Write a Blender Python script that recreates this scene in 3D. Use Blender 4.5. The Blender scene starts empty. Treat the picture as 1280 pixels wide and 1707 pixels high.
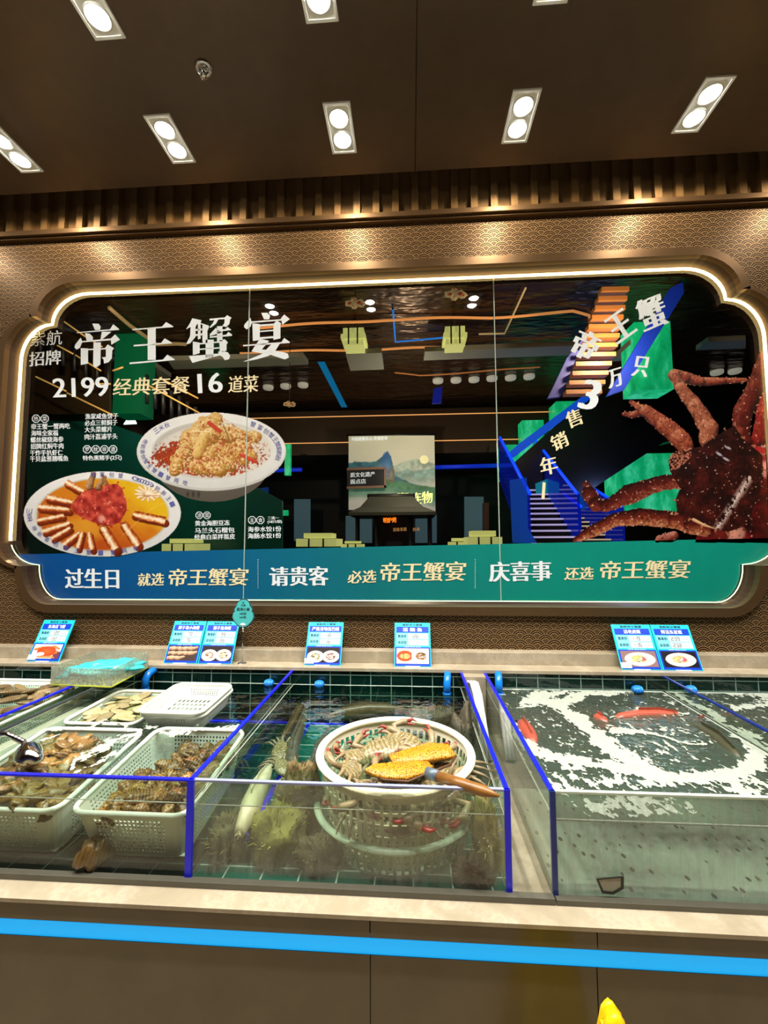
import bpy, bmesh, math, random
import numpy as np
from mathutils import Vector, Matrix, noise
PI = math.pi
C = bpy.context.scene.collection
rnd = random.Random(7)
NP = np.random.default_rng(5)

# ------------------------------------------------------------------ camera
CAM_YAW, CAM_PITCH, CAM_ROLL, CAM_F = -.0620, .0728, -.0037, 711.0
cF = Vector((math.sin(CAM_YAW)*math.cos(CAM_PITCH), math.cos(CAM_YAW)*math.cos(CAM_PITCH), math.sin(CAM_PITCH)))
_r = Vector((math.cos(CAM_YAW), -math.sin(CAM_YAW), 0)); _u = _r.cross(cF)
cR = _r*math.cos(CAM_ROLL)+_u*math.sin(CAM_ROLL); cU = _u*math.cos(CAM_ROLL)-_r*math.sin(CAM_ROLL)
CAM = Vector((0, 0, 1.5))
def P(x, y, Y=None, Z=None):
    """world point on the plane Y=const or Z=const that is measured at photo position x, y"""
    d = cF+cR*((x-640)/CAM_F)-cU*((y-853.5)/CAM_F)
    t = Y/d.y if Y is not None else (Z-1.5)/d.z
    return CAM+d*t

# ------------------------------------------------------------------ materials
def rgb(h):
    if isinstance(h, str):
        h = h.lstrip('#'); c = [int(h[i:i+2], 16)/255 for i in (0, 2, 4)]
    else: c = list(h)[:3]
    return tuple(x/12.92 if x <= .04045 else ((x+.055)/1.055)**2.4 for x in c)+(1,)
def newmat(name):
    m = bpy.data.materials.new(name); m.use_nodes = True
    nt = m.node_tree; nt.nodes.clear()
    o = nt.nodes.new('ShaderNodeOutputMaterial')
    return m, nt, o
class N:
    """tiny helper over a node tree"""
    def __init__(s, nt): s.nt = nt
    def node(s, t, **kw):
        n = s.nt.nodes.new(t)
        for k, v in kw.items(): setattr(n, k, v)
        return n
    def put(s, sock, v):
        if isinstance(v, bpy.types.NodeSocket): s.nt.links.new(v, sock)
        else:
            try: sock.default_value = v
            except Exception: sock.default_value = v[:3]
    def math(s, op, a, b=None, c=None):
        n = s.node('ShaderNodeMath', operation=op)
        s.put(n.inputs[0], a)
        if b is not None: s.put(n.inputs[1], b)
        if c is not None: s.put(n.inputs[2], c)
        return n.outputs[0]
    def mix(s, f, a, b):
        n = s.node('ShaderNodeMix', data_type='RGBA')
        s.put(n.inputs[0], f); s.put(n.inputs[6], a); s.put(n.inputs[7], b)
        return n.outputs[2]
    def pos(s): return s.node('ShaderNodeNewGeometry').outputs['Position']
    def obj(s): return s.node('ShaderNodeTexCoord').outputs['Object']
    def noise(s, vec, scale, detail=4, rough=.6):
        n = s.node('ShaderNodeTexNoise'); s.put(n.inputs['Vector'], vec)
        n.inputs['Scale'].default_value = scale; n.inputs['Detail'].default_value = detail; n.inputs['Roughness'].default_value = rough
        return n.outputs['Fac']
    def ramp(s, f, stops):
        n = s.node('ShaderNodeValToRGB'); s.put(n.inputs[0], f)
        e = n.color_ramp.elements
        while len(e) < len(stops): e.new(.5)
        for k, (p, c) in zip(e, stops): k.position = p; k.color = c
        return n.outputs[0]
    def bump(s, h, strength=.3, dist=.01):
        n = s.node('ShaderNodeBump'); s.put(n.inputs['Height'], h)
        n.inputs['Strength'].default_value = strength; n.inputs['Distance'].default_value = dist
        return n.outputs[0]
    def scale(s, v, sc):
        n = s.node('ShaderNodeMapping'); s.put(n.inputs['Vector'], v); n.inputs['Scale'].default_value = sc
        return n.outputs[0]
    def bsdf(s, col, rough=.5, metal=0, normal=None, spec=.5, alpha=None, emis=None, estr=0, trans=0, coat=0):
        b = s.node('ShaderNodeBsdfPrincipled')
        s.put(b.inputs['Base Color'], col); s.put(b.inputs['Roughness'], rough); s.put(b.inputs['Metallic'], metal)
        b.inputs['Specular IOR Level'].default_value = spec
        if normal is not None: s.put(b.inputs['Normal'], normal)
        if alpha is not None: s.put(b.inputs['Alpha'], alpha)
        if emis is not None: s.put(b.inputs['Emission Color'], emis); b.inputs['Emission Strength'].default_value = estr
        if trans: b.inputs['Transmission Weight'].default_value = trans
        if coat: b.inputs['Coat Weight'].default_value = coat
        return b.outputs[0]
MATS = {}
def plain(name, col, rough=.5, metal=0, var=.12, nscale=30, bump=0, spec=.5, coat=0, randhue=0):
    """procedural material: base colour broken up by noise"""
    if name in MATS: return MATS[name]
    m, nt, o = newmat(name); n = N(nt)
    c = rgb(col); v = n.obj(); f = n.noise(v, nscale)
    a = tuple(min(1, x*(1+var)) for x in c[:3])+(1,); b = tuple(x*(1-var) for x in c[:3])+(1,)
    k = n.mix(f, b, a)
    if randhue:
        r = n.node('ShaderNodeObjectInfo').outputs['Random']
        h = n.node('ShaderNodeHueSaturation'); n.put(h.inputs['Color'], k)
        n.put(h.inputs['Hue'], n.math('MULTIPLY_ADD', r, .03*randhue, .5-.015*randhue))
        n.put(h.inputs['Value'], n.math('MULTIPLY_ADD', n.math('FRACT', n.math('MULTIPLY', r, 7.3)), .7*randhue, 1-.35*randhue))
        k = h.outputs[0]
    nm = n.bump(f, bump, .004) if bump else None
    nt.links.new(n.bsdf(k, rough, metal, nm, spec, coat=coat), o.inputs[0]); MATS[name] = m
    return m
def glow(name, col, strength, base=None):
    if name in MATS: return MATS[name]
    m, nt, o = newmat(name); n = N(nt)
    nt.links.new(n.bsdf(base and rgb(base) or rgb(col), .5, emis=rgb(col), estr=strength), o.inputs[0]); MATS[name] = m
    return m
def vcol(name='printed picture', rough=.35, emis=0, noise_amt=.06, ink=1.0):
    if name in MATS: return MATS[name]
    m, nt, o = newmat(name); n = N(nt)
    a = n.node('ShaderNodeVertexColor', layer_name='Col').outputs[0]
    f = n.noise(n.obj(), 400, 2)
    k = n.mix(n.math('MULTIPLY_ADD', f, noise_amt, 1-ink), a, (0, 0, 0, 1))
    nt.links.new(n.bsdf(k, rough, emis=a if emis else None, estr=emis), o.inputs[0]); MATS[name] = m
    return m
def clear(name, tint, ior=1.45, rough=.02, fres=1.0, haze=0, hazecol='#ffffff', bump=None, wave=None, hazeglow=0):
    """thin clear sheet: tinted see-through plus mirror reflection by Fresnel, optionally a hazy film"""
    if name in MATS: return MATS[name]
    m, nt, o = newmat(name); n = N(nt)
    t = n.node('ShaderNodeBsdfTransparent'); t.inputs[0].default_value = rgb(tint)
    g = n.node('ShaderNodeBsdfGlossy'); g.inputs['Roughness'].default_value = rough; g.inputs[0].default_value = (fres, fres, fres, 1)
    lw = n.node('ShaderNodeLayerWeight'); lw.inputs[0].default_value = .5; r0 = ((ior-1)/(ior+1))**2
    frs = n.math('MULTIPLY_ADD', n.math('POWER', lw.outputs['Facing'], 5), 1-r0, r0)
    if wave:
        h = n.noise(n.pos(), wave[0], 2, .5)
        nm = n.bump(h, wave[1], .02); n.put(g.inputs['Normal'], nm); n.put(lw.inputs['Normal'], nm)
    base = t.outputs[0]
    if haze:
        d = n.node('ShaderNodeEmission') if hazeglow else n.node('ShaderNodeBsdfDiffuse'); d.inputs[0].default_value = rgb(hazecol)
        if hazeglow: d.inputs[1].default_value = hazeglow
        mx = n.node('ShaderNodeMixShader'); nt.links.new(base, mx.inputs[1]); nt.links.new(d.outputs[0], mx.inputs[2])
        if bump: # streaked condensation
            f = n.noise(n.scale(n.pos(), bump), 1, 5, .7)
            n.put(mx.inputs[0], n.math('MULTIPLY', n.math('POWER', f, 2.0), haze*3.2))
        else: mx.inputs[0].default_value = haze
        base = mx.outputs[0]
    mx = n.node('ShaderNodeMixShader'); nt.links.new(frs, mx.inputs[0]); nt.links.new(base, mx.inputs[1]); nt.links.new(g.outputs[0], mx.inputs[2])
    nt.links.new(mx.outputs[0], o.inputs[0]); MATS[name] = m
    return m

# ------------------------------------------------------------------ mesh builder
class MB:
    def __init__(s): s.v = []; s.f = []; s.smooth = []
    def add(s, vs, fs, smooth=False):
        k = len(s.v); s.v += [tuple(v) for v in vs]; s.f += [tuple(i+k for i in f) for f in fs]; s.smooth += [smooth]*len(fs)
        return s
    def box(s, x0, x1, y0, y1, z0, z1):
        v = [(x, y, z) for x in (x0, x1) for y in (y0, y1) for z in (z0, z1)]
        return s.add(v, [(0, 1, 3, 2), (4, 6, 7, 5), (0, 4, 5, 1), (2, 3, 7, 6), (0, 2, 6, 4), (1, 5, 7, 3)])
    def rbox(s, x0, x1, y0, y1, z0, z1, r=.005, seg=2):
        bm = bmesh.new(); bmesh.ops.create_cube(bm, size=1)
        for v in bm.verts: v.co = Vector(((x0+x1)/2+v.co.x*(x1-x0), (y0+y1)/2+v.co.y*(y1-y0), (z0+z1)/2+v.co.z*(z1-z0)))
        bmesh.ops.bevel(bm, geom=bm.edges[:], offset=r, segments=seg, affect='EDGES', profile=.5)
        return s.bm(bm, True)
    def bm(s, bm, smooth=False):
        bm.verts.index_update()
        s.add([v.co.copy() for v in bm.verts], [tuple(v.index for v in f.verts) for f in bm.faces], smooth); bm.free()
        return s
    def ring_loft(s, rings, closed=True, caps=True, smooth=True):
        n = len(rings[0]); vs = [p for r in rings for p in r]; fs = []
        for i in range(len(rings)-1):
            for j in range(n if closed else n-1):
                a = i*n+j; b = i*n+(j+1) % n
                fs.append((a, b, b+n, a+n))
        if caps and closed:
            fs.append(tuple(range(n-1, -1, -1))); fs.append(tuple(range((len(rings)-1)*n, len(rings)*n)))
        return s.add(vs, fs, smooth)
    def tube(s, pts, r, n=10, closed=False, caps=True):
        pts = [Vector(p) for p in pts]; m = len(pts); rings = []
        up = None
        for i, p in enumerate(pts):
            if closed: t = pts[(i+1) % m]-pts[i-1]
            else: t = pts[min(i+1, m-1)]-pts[max(i-1, 0)]
            t.normalize()
            if up is None: up = Vector((0, 0, 1)) if abs(t.z) < .9 else Vector((0, 1, 0))
            a = t.cross(up)
            if a.length < 1e-4: a = t.cross(Vector((1, 0, 0)))
            a.normalize(); b = a.cross(t).normalized(); up = b
            rr = r[i] if isinstance(r, (list, tuple)) else r
            rings.append([p+a*(math.cos(2*PI*k/n)*rr)+b*(math.sin(2*PI*k/n)*rr) for k in range(n)])
        if closed: rings.append(rings[0])
        return s.ring_loft(rings, True, caps and not closed, True)
    def lathe(s, prof, n=48, c=(0, 0, 0), caps=False):
        rings = [[(c[0]+r*math.cos(2*PI*k/n), c[1]+r*math.sin(2*PI*k/n), c[2]+z) for k in range(n)] for r, z in prof]
        return s.ring_loft(rings, True, caps, True)
    def ball(s, c, r, seg=16, rings=10, fn=None):
        rx, ry, rz = r if isinstance(r, (tuple, list)) else (r, r, r)
        R = []
        for i in range(rings+1):
            th = PI*i/rings; th = min(max(th, .02), PI-.02); row = []
            for k in range(seg):
                ph = 2*PI*k/seg; p = Vector((math.sin(th)*math.cos(ph), math.sin(th)*math.sin(ph), math.cos(th)))
                q = Vector((p.x*rx, p.y*ry, p.z*rz))
                if fn: q = fn(p, q)
                row.append(q+Vector(c))
            R.append(row)
        return s.ring_loft(R[::-1], True, True, True)
    def poly(s, pts, thick=None):
        """flat polygon (list of Vectors), optional extrusion vector"""
        n = len(pts); pts = [Vector(p) for p in pts]
        if thick is None: return s.add(pts, [tuple(range(n))])
        t = Vector(thick); v = pts+[p+t for p in pts]
        return s.add(v, [tuple(range(n-1, -1, -1)), tuple(range(n, 2*n))]+[(i, (i+1) % n, (i+1) % n+n, i+n) for i in range(n)])
    def sheet(s, fn, nu, nv, smooth=True, keep=None):
        vs = [fn(i/nu, j/nv) for j in range(nv+1) for i in range(nu+1)]; w = nu+1
        fs = [(j*w+i, j*w+i+1, (j+1)*w+i+1, (j+1)*w+i) for j in range(nv) for i in range(nu) if keep is None or keep(i, j)]
        return s.add(vs, fs, smooth)
    def xf(s, M):
        s.v = [tuple(M @ Vector(v)) for v in s.v]; return s
    def mesh(s, name, off=None):
        me = bpy.data.meshes.new(name)
        vs = s.v if off is None else [(v[0]-off[0], v[1]-off[1], v[2]-off[2]) for v in s.v]
        me.from_pydata(vs, [], s.f); me.update()
        me.polygons.foreach_set('use_smooth', s.smooth)
        return me
def tag(o, label=None, cat=None, group=None, kind=None):
    for k, v in (('label', label), ('category', cat), ('group', group), ('kind', kind)):
        if v: o[k] = v
    return o
def thing(name, label, cat, loc=(0, 0, 0), group=None, rot=(0, 0, 0), kind=None):
    o = bpy.data.objects.new(name, None); C.objects.link(o); o.location = loc; o.rotation_euler = rot; o.empty_display_size = .05
    return tag(o, label, cat, group, kind)
def rootloc(p):
    while p.parent is not None: p = p.parent
    return Vector(p.location)
def part(name, mb, mat, parent=None, label=None, local=False, solid=None, subs=0, bevel=None):
    me = mb if isinstance(mb, bpy.types.Mesh) else mb.mesh(name, None if (parent is None or local) else rootloc(parent))
    if isinstance(mb, bpy.types.Mesh) and parent is not None and not local: me.transform(Matrix.Translation(-rootloc(parent)))
    o = bpy.data.objects.new(name, me); C.objects.link(o)
    if mat: me.materials.append(mat)
    if parent is not None: o.parent = parent
    if label: o['label'] = label
    if solid: md = o.modifiers.new('solid', 'SOLIDIFY'); md.thickness = solid; md.offset = 0
    if bevel: md = o.modifiers.new('bevel', 'BEVEL'); md.width = bevel; md.segments = 2; md.limit_method = 'ANGLE'
    if subs: md = o.modifiers.new('sub', 'SUBSURF'); md.levels = subs; md.render_levels = subs
    return o
def single(name, mb, mat, label, cat, group=None, kind=None, base=None, **kw):
    """a thing that is one mesh; its origin is put at its base"""
    vs = mb.v; xs = [v[0] for v in vs]; ys = [v[1] for v in vs]; zs = [v[2] for v in vs]
    b = base or ((min(xs)+max(xs))/2, (min(ys)+max(ys))/2, min(zs))
    me = mb.mesh(name, b); o = part(name, me, mat, None, **kw); o.location = b
    return tag(o, label, cat, group, kind)
def struct(name, mb, mat, label, parent=None, **kw):
    o = part(name, mb, mat, parent, **kw)
    if parent is None: tag(o, label, kind='structure')
    return o
def copytree(o, loc=None, rot=None, label=None, group=None, parent=None, scale=None):
    c = o.copy(); C.objects.link(c)
    if parent is not None: c.parent = parent
    else:
        if loc is not None: c.location = loc
        if rot is not None: c.rotation_euler = rot
        if scale is not None: c.scale = scale if isinstance(scale, (tuple, list)) else (scale,)*3
        if label: c['label'] = label
        if group: c['group'] = group
    for ch in list(o.children): copytree(ch, parent=c)
    return c

# ------------------------------------------------------------------ lettering
_tcache = {}
def glyphs(body, bold=0.0, shear=0.0):
    key = (body, bold, shear)
    if key in _tcache: return _tcache[key]
    cu = bpy.data.curves.new('t', 'FONT'); cu.body = body; cu.offset = bold; cu.shear = shear; cu.resolution_u = 3
    o = bpy.data.objects.new('t', cu); C.objects.link(o)
    dg = bpy.context.evaluated_depsgraph_get(); dg.update()
    me = bpy.data.meshes.new_from_object(o.evaluated_get(dg))
    vs = [tuple(v.co[:2]) for v in me.vertices]; fs = [tuple(p.vertices) for p in me.polygons]
    bpy.data.objects.remove(o); bpy.data.curves.remove(cu); bpy.data.meshes.remove(me)
    x0 = min(v[0] for v in vs); x1 = max(v[0] for v in vs); y0 = min(v[1] for v in vs); y1 = max(v[1] for v in vs)
    vs = [((x-x0)/(x1-x0), (y-y0)/(y1-y0)) for x, y in vs]
    _tcache[key] = (vs, fs, (x1-x0)/(y1-y0))
    return _tcache[key]
def letter(mb, body, o, ux, uy, bold=0.0, shear=0.0):
    """write body into the parallelogram o, o+ux, o+uy; bold widens the upright strokes like a heavy song type"""
    vs, fs, asp = glyphs(body, 0, shear)
    o, ux, uy = Vector(o), Vector(ux), Vector(uy); nn = ux.cross(uy).normalized()
    k = bold*1.6/asp
    for i, dx in enumerate((0, -k, k) if bold > .011 else (0,)):
        mb.add([o+ux*(x*(1-2*k)+k+dx)+uy*y+nn*(.00012*i) for x, y in vs], fs)
    return mb
def letter_px(mb, body, x0, y0, x1, y1, h, Y, bold=0.0, shear=0.0, ang=None):
    """text whose baseline runs from photo x0,y0 to x1,y1 with height h photo pixels, on plane Y"""
    dx, dy = x1-x0, y1-y0; L = math.hypot(dx, dy); nx, ny = dy/L, -dx/L
    o = P(x0, y0, Y=Y)
    return letter(mb, body, o, P(x1, y1, Y=Y)-o, P(x0+nx*h, y0+ny*h, Y=Y)-o, bold, shear)
def char_px(mb, ch, cx, cy, w, h, ang, Y, bold=0.0, shear=0.0):
    c, s = math.cos(ang), math.sin(ang)
    q = lambda a, b: P(cx+a*c-b*s, cy+a*s+b*c, Y=Y)
    o = q(-w/2, h/2)
    return letter(mb, ch, o, q(w/2, h/2)-o, q(-w/2, -h/2)-o, bold, shear)
# the heavy song-style headline characters, drawn as outlines on a 100 x 100 field (y down)
SONG = {
 '帝': [[(39,0),(53,1),(58,8),(56,15),(45,15)], [(5,19),(78,14),(85,3),(98,14),(98,16),(5,21)], [(23,21),(34,23),(41,31),(40,38),(27,39)],
        [(60,19),(81,20),(59,38),(57,38)], [(14,31),(17,39),(80,35),(89,26),(100,38),(81,49),(80,39),(17,42),(12,54),(5,58),(0,53),(2,46)],
        [(14,55),(30,56),(30,60),(30,90),(14,93)], [(42,43),(58,43),(57,93),(46,100),(41,95)],
        [(30,57),(67,56),(73,48),(87,57),(83,62),(82,80),(75,88),(65,91),(64,82),(60,77),(69,76),(69,59),(30,60)]],
 '王': [[(6,17),(72,13),(81,2),(97,13),(97,15),(6,20)], [(40,16),(58,16),(58,94),(40,94)], [(9,56),(70,53),(78,42),(94,53),(94,55),(9,60)],
        [(0,99),(74,94),(84,82),(100,94),(100,96),(0,103)]],
 '蟹': [[(14,5),(34,10),(32,16),(50,22),(50,27),(47,33),(47,60),(38,60),(36,57),(36,19),(24,18),(21,24),(21,46),(9,60),(0,62),(9,44),(10,24),(0,29),(8,17)],
        [(20,29),(37,28),(37,32),(20,33)], [(20,40),(37,39),(37,43),(20,44)], [(26,18),(32,18),(32,50),(26,52)],
        [(52,7),(85,5),(90,0),(100,6),(97,10),(95,20),(88,26),(79,24),(84,18),(85,9),(71,9),(66,18),(54,27),(51,26),(59,17),(62,10),(52,11)],
        [(52,41),(66,27),(68,31),(86,31),(91,26),(100,33),(80,35),(80,38),(52,45)], [(52,46),(88,43),(93,37),(101,43),(101,46),(52,49)], [(68,24),(80,24),(80,57),(68,57)],
        [(15,56),(30,59),(30,82),(15,86)], [(73,55),(85,53),(92,60),(89,64),(89,78),(74,82)], [(30,60),(75,57),(75,60),(30,63)], [(30,72),(75,70),(75,73),(30,75)], [(43,53),(61,53),(60,92),(43,92)],
        [(6,88),(72,84),(70,80),(80,78),(92,82),(97,89),(94,97),(85,99),(80,91),(74,88),(14,103)]],
 '宴': [[(39,0),(52,0),(58,6),(56,14),(45,14)], [(16,10),(18,18),(80,14),(88,4),(100,14),(84,26),(82,17),(19,21),(16,29),(8,35),(2,30),(3,24)],
        [(20,22),(36,24),(36,58),(21,60)], [(65,24),(72,17),(82,23),(80,26),(80,55),(65,58)], [(36,25),(66,23),(66,27),(36,29)], [(36,38),(66,36),(66,39),(36,41)], [(36,52),(66,50),(66,54),(36,56)],
        [(0,68),(82,63),(88,54),(100,63),(100,65),(0,71)], [(36,55),(56,60),(40,78),(60,80),(85,84),(96,88),(98,96),(90,100),(82,98),(60,90),(18,82)], [(62,66),(80,64),(70,80),(55,92),(30,99),(0,104),(40,88)]],
}
def song_px(mb, ch, x0, y0, x1, y1, tilt, Y):
    bm = bmesh.new()
    for pl in SONG[ch]:
        vs = [bm.verts.new(P(x0+(x1-x0)*a/100, y0+(y1-y0)*b/100+tilt*a/100, Y=Y)) for a, b in pl]
        bmesh.ops.triangle_fill(bm, use_beauty=True, edges=[bm.edges.new((vs[i], vs[(i+1) % len(vs)])) for i in range(len(vs))])
    return mb.bm(bm)

# ------------------------------------------------------------------ printed pictures (colour per point of a fine grid)
class Pic:
    def __init__(s, x0, y0, x1, y1, step=1.0):
        s.nx = int((x1-x0)/step)+1; s.ny = int((y1-y0)/step)+1
        s.X, s.Yg = np.meshgrid(np.linspace(x0, x1, s.nx), np.linspace(y0, y1, s.ny))
        s.st = step; s.c = np.zeros((s.ny, s.nx, 3)); s.a = np.zeros((s.ny, s.nx)); s.b = (x0, y0, x1, y1)
    def noise(s, f, seed=0, oct=3):
        out = np.zeros_like(s.X); amp = 1; tot = 0; rs = np.random.default_rng(seed+11)
        for o in range(oct):
            g = rs.random((64, 64)); x = s.X*f; y = s.Yg*f
            xi = np.floor(x).astype(int); yi = np.floor(y).astype(int); u = x-xi; v = y-yi
            u = u*u*(3-2*u); v = v*v*(3-2*v); xi %= 63; yi %= 63
            out += amp*((g[yi, xi]*(1-u)+g[yi, xi+1]*u)*(1-v)+(g[yi+1, xi]*(1-u)+g[yi+1, xi+1]*u)*v)
            tot += amp; amp *= .5; f *= 2.1
        return out/tot
    def lay(s, m, col, alpha=True):
        m = np.clip(m, 0, 1)
        col = np.array(col)
        s.c = s.c*(1-m[..., None])+(col if col.ndim == 3 else col[None, None, :])*m[..., None]
        if alpha: s.a = np.maximum(s.a, m)
    def ell(s, cx, cy, rx, ry, ang=0, soft=.02):
        c, q = math.cos(ang), math.sin(ang); dx = s.X-cx; dy = s.Yg-cy
        d = np.sqrt(((dx*c+dy*q)/rx)**2+((-dx*q+dy*c)/ry)**2)
        return np.clip((1-d)/soft, 0, 1), d
    def poly(s, pts):
        m = np.zeros_like(s.X, bool); n = len(pts)
        for i in range(n):
            x1, y1 = pts[i]; x2, y2 = pts[(i+1) % n]
            cond = ((y1 > s.Yg) != (y2 > s.Yg)); xi = (x2-x1)*(s.Yg-y1)/((y2-y1) or 1e-9)+x1
            m ^= cond & (s.X < xi)
        return m.astype(float)
    def limb(s, pts, rad, dark, mid, light, seed=0, rough=.25, lit=(-.5, -.85)):
        nz = s.noise(.11/s.st if s.st < .2 else .11, seed)
        for i in range(len(pts)-1):
            (x1, y1), (x2, y2) = pts[i], pts[i+1]; r1, r2 = rad[i], rad[i+1]
            dx, dy = x2-x1, y2-y1; L2 = dx*dx+dy*dy
            t = np.clip(((s.X-x1)*dx+(s.Yg-y1)*dy)/L2, 0, 1); px = s.X-(x1+t*dx); py = s.Yg-(y1+t*dy)
            r = (r1+(r2-r1)*t)*(1+rough*(nz-.5)); d = np.hypot(px, py)
            m = np.clip((r-d)/(.8*s.st), 0, 1)
            lam = (px*lit[0]+py*lit[1])/np.maximum(r, 1e-6); z = np.sqrt(np.clip(1-(d/r)**2, 0, 1))
            sh = np.clip(.2+.55*lam+.42*z+.5*(s.noise(.3/s.st if s.st < .2 else .3, seed+3)-.5), 0, 1.2)
            col = np.where(sh[..., None] < .6, np.array(dark)+(np.array(mid)-np.array(dark))*(sh/.6)[..., None], np.array(mid)+(np.array(light)-np.array(mid))*((sh-.6)/.6)[..., None])
            s.lay(m, col)
    def spikes(s, pts, rad, step, col, seed=0, ln=1.0):
        rs = random.Random(seed)
        for i in range(len(pts)-1):
            (x1, y1), (x2, y2) = pts[i], pts[i+1]; L = math.hypot(x2-x1, y2-y1); tx, ty = (x2-x1)/L, (y2-y1)/L
            for k in range(int(L/step)):
                t = (k+rs.random())/max(1, int(L/step)); r = rad[i]+(rad[i+1]-rad[i])*t; sd = rs.choice((-1, 1)); bx, by = x1+tx*L*t, y1+ty*L*t
                nx, ny = -ty*sd, tx*sd; b = rs.uniform(1.3, 2.2); h = rs.uniform(2, 4.5)*ln; q = rs.uniform(.2, .95)
                if rs.random() < .5: q = .9
                ex, ey = bx+nx*r*q, by+ny*r*q
                s.lay(s.poly([(ex-tx*b, ey-ty*b), (ex+tx*b, ey+ty*b), (ex+nx*h-tx*1.5, ey+ny*h-ty*1.5)]), np.array(col)*rs.uniform(.7, 1.15))
    def dots(s, n, region, rng, rad, col, seed=0):
        rs = np.random.default_rng(seed)
        k = 0
        while k < n:
            x = rs.uniform(rng[0], rng[2]); y = rs.uniform(rng[1], rng[3])
            j = int((x-s.b[0])/(s.b[2]-s.b[0])*(s.nx-1)); i = int((y-s.b[1])/(s.b[3]-s.b[1])*(s.ny-1))
            k += 1
            if 0 <= i < s.ny and 0 <= j < s.nx and region[i, j] > .5:
                m, _ = s.ell(x, y, rs.uniform(*rad), rs.uniform(*rad), rs.uniform(0, 3), .5)
                cc = col[rs.integers(len(col))] if isinstance(col, list) else col
                s.lay(m*.9, cc)
    def mesh(s, name, fn, mask=None):
        """fn maps photo x, y to a point; keeps the cells that are painted"""
        a = s.a > .5
        if mask is not None: a &= mask
        idx = -np.ones(a.shape, int); cell = a[:-1, :-1] & a[1:, :-1] & a[:-1, 1:] & a[1:, 1:]
        use = np.zeros_like(a); use[:-1, :-1] |= cell; use[1:, :-1] |= cell; use[:-1, 1:] |= cell; use[1:, 1:] |= cell
        idx[use] = np.arange(use.sum())
        p00 = Vector(fn(s.b[0], s.b[1])); pu = Vector(fn(s.b[2], s.b[1]))-p00; pv = Vector(fn(s.b[0], s.b[3]))-p00
        U = (s.X-s.b[0])/(s.b[2]-s.b[0]); V = (s.Yg-s.b[1])/(s.b[3]-s.b[1])
        W = np.array(p00)[None, None]+U[..., None]*np.array(pu)+V[..., None]*np.array(pv)
        i, j = np.nonzero(cell)
        faces = np.stack([idx[i+1, j], idx[i+1, j+1], idx[i, j+1], idx[i, j]], 1)
        me = bpy.data.meshes.new(name); me.from_pydata(W[use].tolist(), [], faces.tolist()); me.update()
        at = me.color_attributes.new('Col', 'FLOAT_COLOR', 'POINT')
        c = np.clip(s.c[use], 0, 1); lin = np.where(c <= .04045, c/12.92, ((c+.055)/1.055)**2.4)
        at.data.foreach_set('color', np.concatenate([lin, np.ones((len(lin), 1))], 1).astype(np.float32).ravel())
        return me
def K(h): h = h.lstrip('#'); return tuple(int(h[i:i+2], 16)/255 for i in (0, 2, 4))
# ================================================================== room shell
WY = 2.2       # patterned wall plane
GY = 2.28      # glass plane
def seigaiha():
    m, nt, o = newmat('bronze wave-scale panel'); n = N(nt)
    sp = n.node('ShaderNodeSeparateXYZ'); n.put(sp.inputs[0], n.pos())
    w = .083; r = w/2*1.02; p = .0245
    x, z = sp.outputs['X'], sp.outputs['Z']
    k = n.math('FLOOR', n.math('DIVIDE', z, p))
    def dist(dk):
        kk = n.math('ADD', k, dk)
        odd = n.math('MULTIPLY', n.math('FLOORED_MODULO', kk, 2), .5)
        fx = n.math('SUBTRACT', n.math('FRACT', n.math('ADD', n.math('DIVIDE', x, w), odd)), .5)
        dx = n.math('MULTIPLY', fx, w); dz = n.math('SUBTRACT', z, n.math('MULTIPLY', kk, p))
        return n.math('DIVIDE', n.math('SQRT', n.math('ADD', n.math('MULTIPLY', dx, dx), n.math('MULTIPLY', dz, dz))), r)
    d1, d0, d2 = dist(-1), dist(0), dist(1)
    i1 = n.math('LESS_THAN', d1, 1); i0 = n.math('LESS_THAN', d0, 1)
    def sel(c, a, b): return n.math('ADD', n.math('MULTIPLY', c, a), n.math('MULTIPLY', n.math('SUBTRACT', 1, c), b))
    d = sel(i1, d1, sel(i0, d0, d2))
    # raised rings (1) and cut grooves (0)
    rings = n.ramp(d, [(0, (.3,)*3+(1,)), (.40, (.3,)*3+(1,)), (.44, (1,)*3+(1,)), (.53, (1,)*3+(1,)), (.56, (0,)*3+(1,)), (.655, (0,)*3+(1,)), (.685, (1,)*3+(1,)), (.755, (1,)*3+(1,)), (.785, (0,)*3+(1,)), (.885, (0,)*3+(1,)), (.91, (1,)*3+(1,)), (1, (1,)*3+(1,))])
    f = n.noise(n.pos(), 60, 3)
    col = n.mix(rings, rgb('#0c0603'), n.mix(f, rgb('#7e6040'), rgb('#92744e')))
    nm = n.bump(rings, .45, .004)
    nt.links.new(n.bsdf(col, .42, n.math('MULTIPLY', rings, .4), nm, .12), o.inputs[0]); return m
M_SCALE = seigaiha()
M_BRONZE = plain('brushed bronze trim', '#70563a', .35, .75, .1, 80)
M_BRONZE_D = plain('dark bronze reveal', '#3a2514', .45, .3, .1, 80)
def ceilmat():
    m, nt, o = newmat('brown satin ceiling panel'); n = N(nt)
    f = n.noise(n.pos(), 9, 6, .65); g = n.noise(n.scale(n.pos(), (300, 40, 300)), 1, 2)
    c = n.mix(f, rgb('#5c4c3e'), rgb('#705e4c'))
    nt.links.new(n.bsdf(c, n.math('MULTIPLY_ADD', g, .1, .3), .35, n.bump(g, .05, .002), .5), o.inputs[0]); return m
M_CEIL = ceilmat()
M_DARKW = plain('brown wall paint', '#4a382a', .7, 0, .08, 6)
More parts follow.
